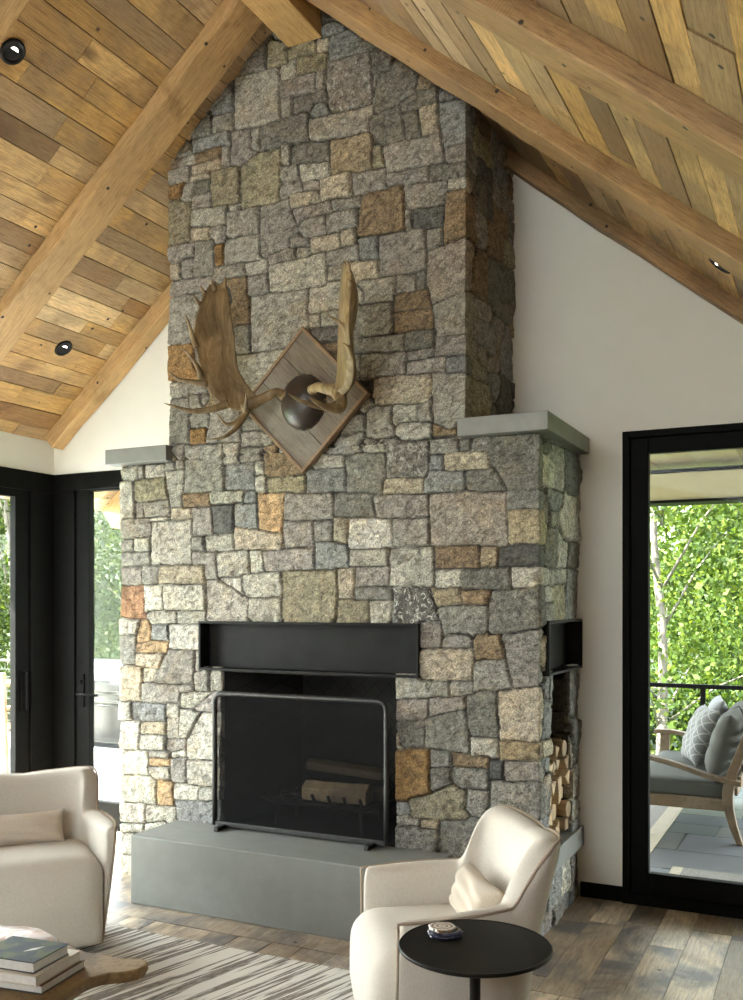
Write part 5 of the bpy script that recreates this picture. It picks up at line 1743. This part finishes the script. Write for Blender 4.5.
def tree(loc, h, cr, seed, label, count=7000, leaf=.10, tr=.10, lum=1.0):
    r = random.Random(seed)
    t = empty('broadleaf_tree', loc, 0, label, 'tree', 'trees around the house')
    mb = MB(); top_ = h*.92
    sp_ = [(0, 0, 0)]
    for i in range(1, 7): sp_.append((sp_[-1][0]+r.uniform(-.12, .12), sp_[-1][1]+r.uniform(-.12, .12), top_*i/6))
    mb.tube(catmull(sp_, 3), [tr*(1-.8*i/18) for i in range(19)], 9)
    cs = []; rad = []
    for i in range(16):
        z = h*r.uniform(.22, 1.0); a = r.uniform(0, 2*PI); q = cr*r.uniform(.2, .85)*(1.1-.5*z/h)
        e = (q*math.cos(a), q*math.sin(a), z); cs.append(e); rad.append(cr*r.uniform(.32, .55))
        b0 = (sp_[3][0]*z/h, sp_[3][1]*z/h, z*.75)
        mb.tube([b0, ((b0[0]+e[0])/2, (b0[1]+e[1])/2, (b0[2]+e[2])/2+.1), e], [tr*.24, tr*.15, tr*.05], 6)
    mb.build('trunk', M_TRUNK, t, smooth=True)
    leaves('foliage', t, cs, rad, count, leaf, seed, lum)
GZ = -2.6
o = MB().box((-60, -20, GZ-.3), (60, 90, GZ)).build('ground', plain('lawn', (.07, .11, .03), .95, 0, .3, 2)); o['kind'] = 'structure'
o = MB().add([(-70, 24, GZ), (40, 24, GZ), (40, 60, 9), (-70, 60, 9), (-70, 60, GZ-.2), (40, 60, GZ-.2)], [(0, 1, 2, 3), (3, 2, 5, 4), (0, 3, 4), (1, 5, 2), (0, 4, 5, 1)]).build('hills', plain('wooded_slope', (.018, .034, .008), .95, 0, .4, 1)); o['kind'] = 'structure'
TR = [(-1.9, 12.0, 8.0, 2.5, 'leafy tree with pale trunk right outside the porch railing', .09),
      (-.2, 13.2, 8.6, 2.7, 'leafy tree behind the lattice pillow of the porch sofa', .08),
      (1.6, 12.6, 7.6, 2.5, 'leafy tree at the far right end of the porch', .08),
      (-3.2, 15.0, 9.4, 2.8, 'taller tree further back to the left of the porch view', .09),
      (.4, 17.2, 10, 3.2, 'tall tree furthest back beyond the porch', .1),
      (-10.2, 12.6, 7.4, 2.6, 'leafy tree above the grill beyond the terrace', .09),
      (-12.8, 11.8, 7.8, 2.7, 'leafy tree seen through the left glass above the railing', .09),
      (-12.6, 15.5, 9.6, 3.0, 'tall tree further back between the two terrace trees', .1),
      (-16.0, 13.5, 9.4, 3.0, 'tall tree furthest left beyond the terrace', .1),
      (-8.3, 15.0, 9.0, 2.9, 'tall tree behind the chimney on the terrace side', .1)]
for i, (x, y, h, cr, lb, lf) in enumerate(TR):
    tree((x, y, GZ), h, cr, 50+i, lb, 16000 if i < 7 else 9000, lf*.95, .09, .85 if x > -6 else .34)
# woodland beyond: nobody could count it
rs = random.Random(9); cs = []; rad = []
for i in range(90):
    x = rs.uniform(-34, 12); y = 22+rs.uniform(0, 5)-(abs(x+10)*.12)
    cs.append((x, y, GZ+rs.uniform(1.0, 8.0))); rad.append(rs.uniform(1.6, 2.6))
o = leaves('woodland', None, cs, rad, 95000, .30, 5, .75)
tag(o, 'dense green woodland closing the view behind the nearer trees', 'woods', kind='stuff')
SKY = 13.0
SUND = (.45, .42, -.77)
SUNE = 62.0
EXPO = 0.93
# ------------------------------------------------------------------ camera
cam = bpy.data.cameras.new('camera'); co = bpy.data.objects.new('camera', cam); COL.objects.link(co)
co.location = (0, 0, 1.5); co.rotation_euler = (PI/2, 0, .4533)
cam.sensor_fit = 'VERTICAL'; cam.sensor_height = 36; cam.lens = 947.41/1000*36
cam.shift_y = (601.39-500)/1000
cam.clip_start = .05; cam.clip_end = 400
scene.camera = co

# ------------------------------------------------------------------ daylight
wd = bpy.data.worlds.new('sky'); scene.world = wd; wd.use_nodes = True
nt = wd.node_tree; nt.nodes.clear()
wo = nt.nodes.new('ShaderNodeOutputWorld'); bg = nt.nodes.new('ShaderNodeBackground')
tc = nt.nodes.new('ShaderNodeTexCoord'); sp = nt.nodes.new('ShaderNodeSeparateXYZ')
nt.links.new(tc.outputs['Generated'], sp.inputs[0])
rp = nt.nodes.new('ShaderNodeValToRGB'); e = rp.color_ramp.elements
e[0].position = .0; e[0].color = (.98, 1, .955, 1); e[1].position = .8; e[1].color = (.80, .89, 1, 1)
nt.links.new(sp.outputs['Z'], rp.inputs[0]); nt.links.new(rp.outputs[0], bg.inputs[0])
bg.inputs[1].default_value = SKY
nt.links.new(bg.outputs[0], wo.inputs[0])
def sun(name, direction, strength, angle, color):
    l = bpy.data.lights.new(name, 'SUN'); l.energy = strength; l.angle = angle; l.color = color
    o = bpy.data.objects.new(name, l); COL.objects.link(o)
    o.rotation_euler = Vector(direction).to_track_quat('-Z', 'Y').to_euler()
    o.location = (-6, 3, 6)
    return o
sun('sun', SUND, SUNE, math.radians(1.2), (1, .965, .87))
def portal(loc, rot, sx, sy):
    l = bpy.data.lights.new('window_portal', 'AREA'); l.shape = 'RECTANGLE'; l.size = sx; l.size_y = sy
    l.cycles.is_portal = True
    o = bpy.data.objects.new('window_portal', l); COL.objects.link(o); o.location = loc; o.rotation_euler = rot
portal((XLW-.15, 2.6, 1.15), (0, -PI/2, 0), 2.15, 4.3)
portal(((RX0+RX1)/2, YR-.16, 1.15), (PI/2, 0, 0), RX1-RX0, RZ)
portal((-4.05, YW+.17, 1.15), (-PI/2, 0, 0), 1.2, 2.2)
portal((0.08, YW+.17, 1.15), (-PI/2, 0, 0), 2.0, 2.2)

scene.view_settings.view_transform = 'Standard'
scene.view_settings.look = 'None'
scene.view_settings.exposure = EXPO
scene.view_settings.gamma = 1
scene.view_settings.use_curve_mapping = False
cy = scene.cycles
cy.use_denoising = True
cy.max_bounces = 8; cy.diffuse_bounces = 5; cy.glossy_bounces = 3; cy.transmission_bounces = 3; cy.transparent_max_bounces = 24
cy.sample_clamp_indirect = 6; cy.caustics_reflective = False; cy.caustics_refractive = False
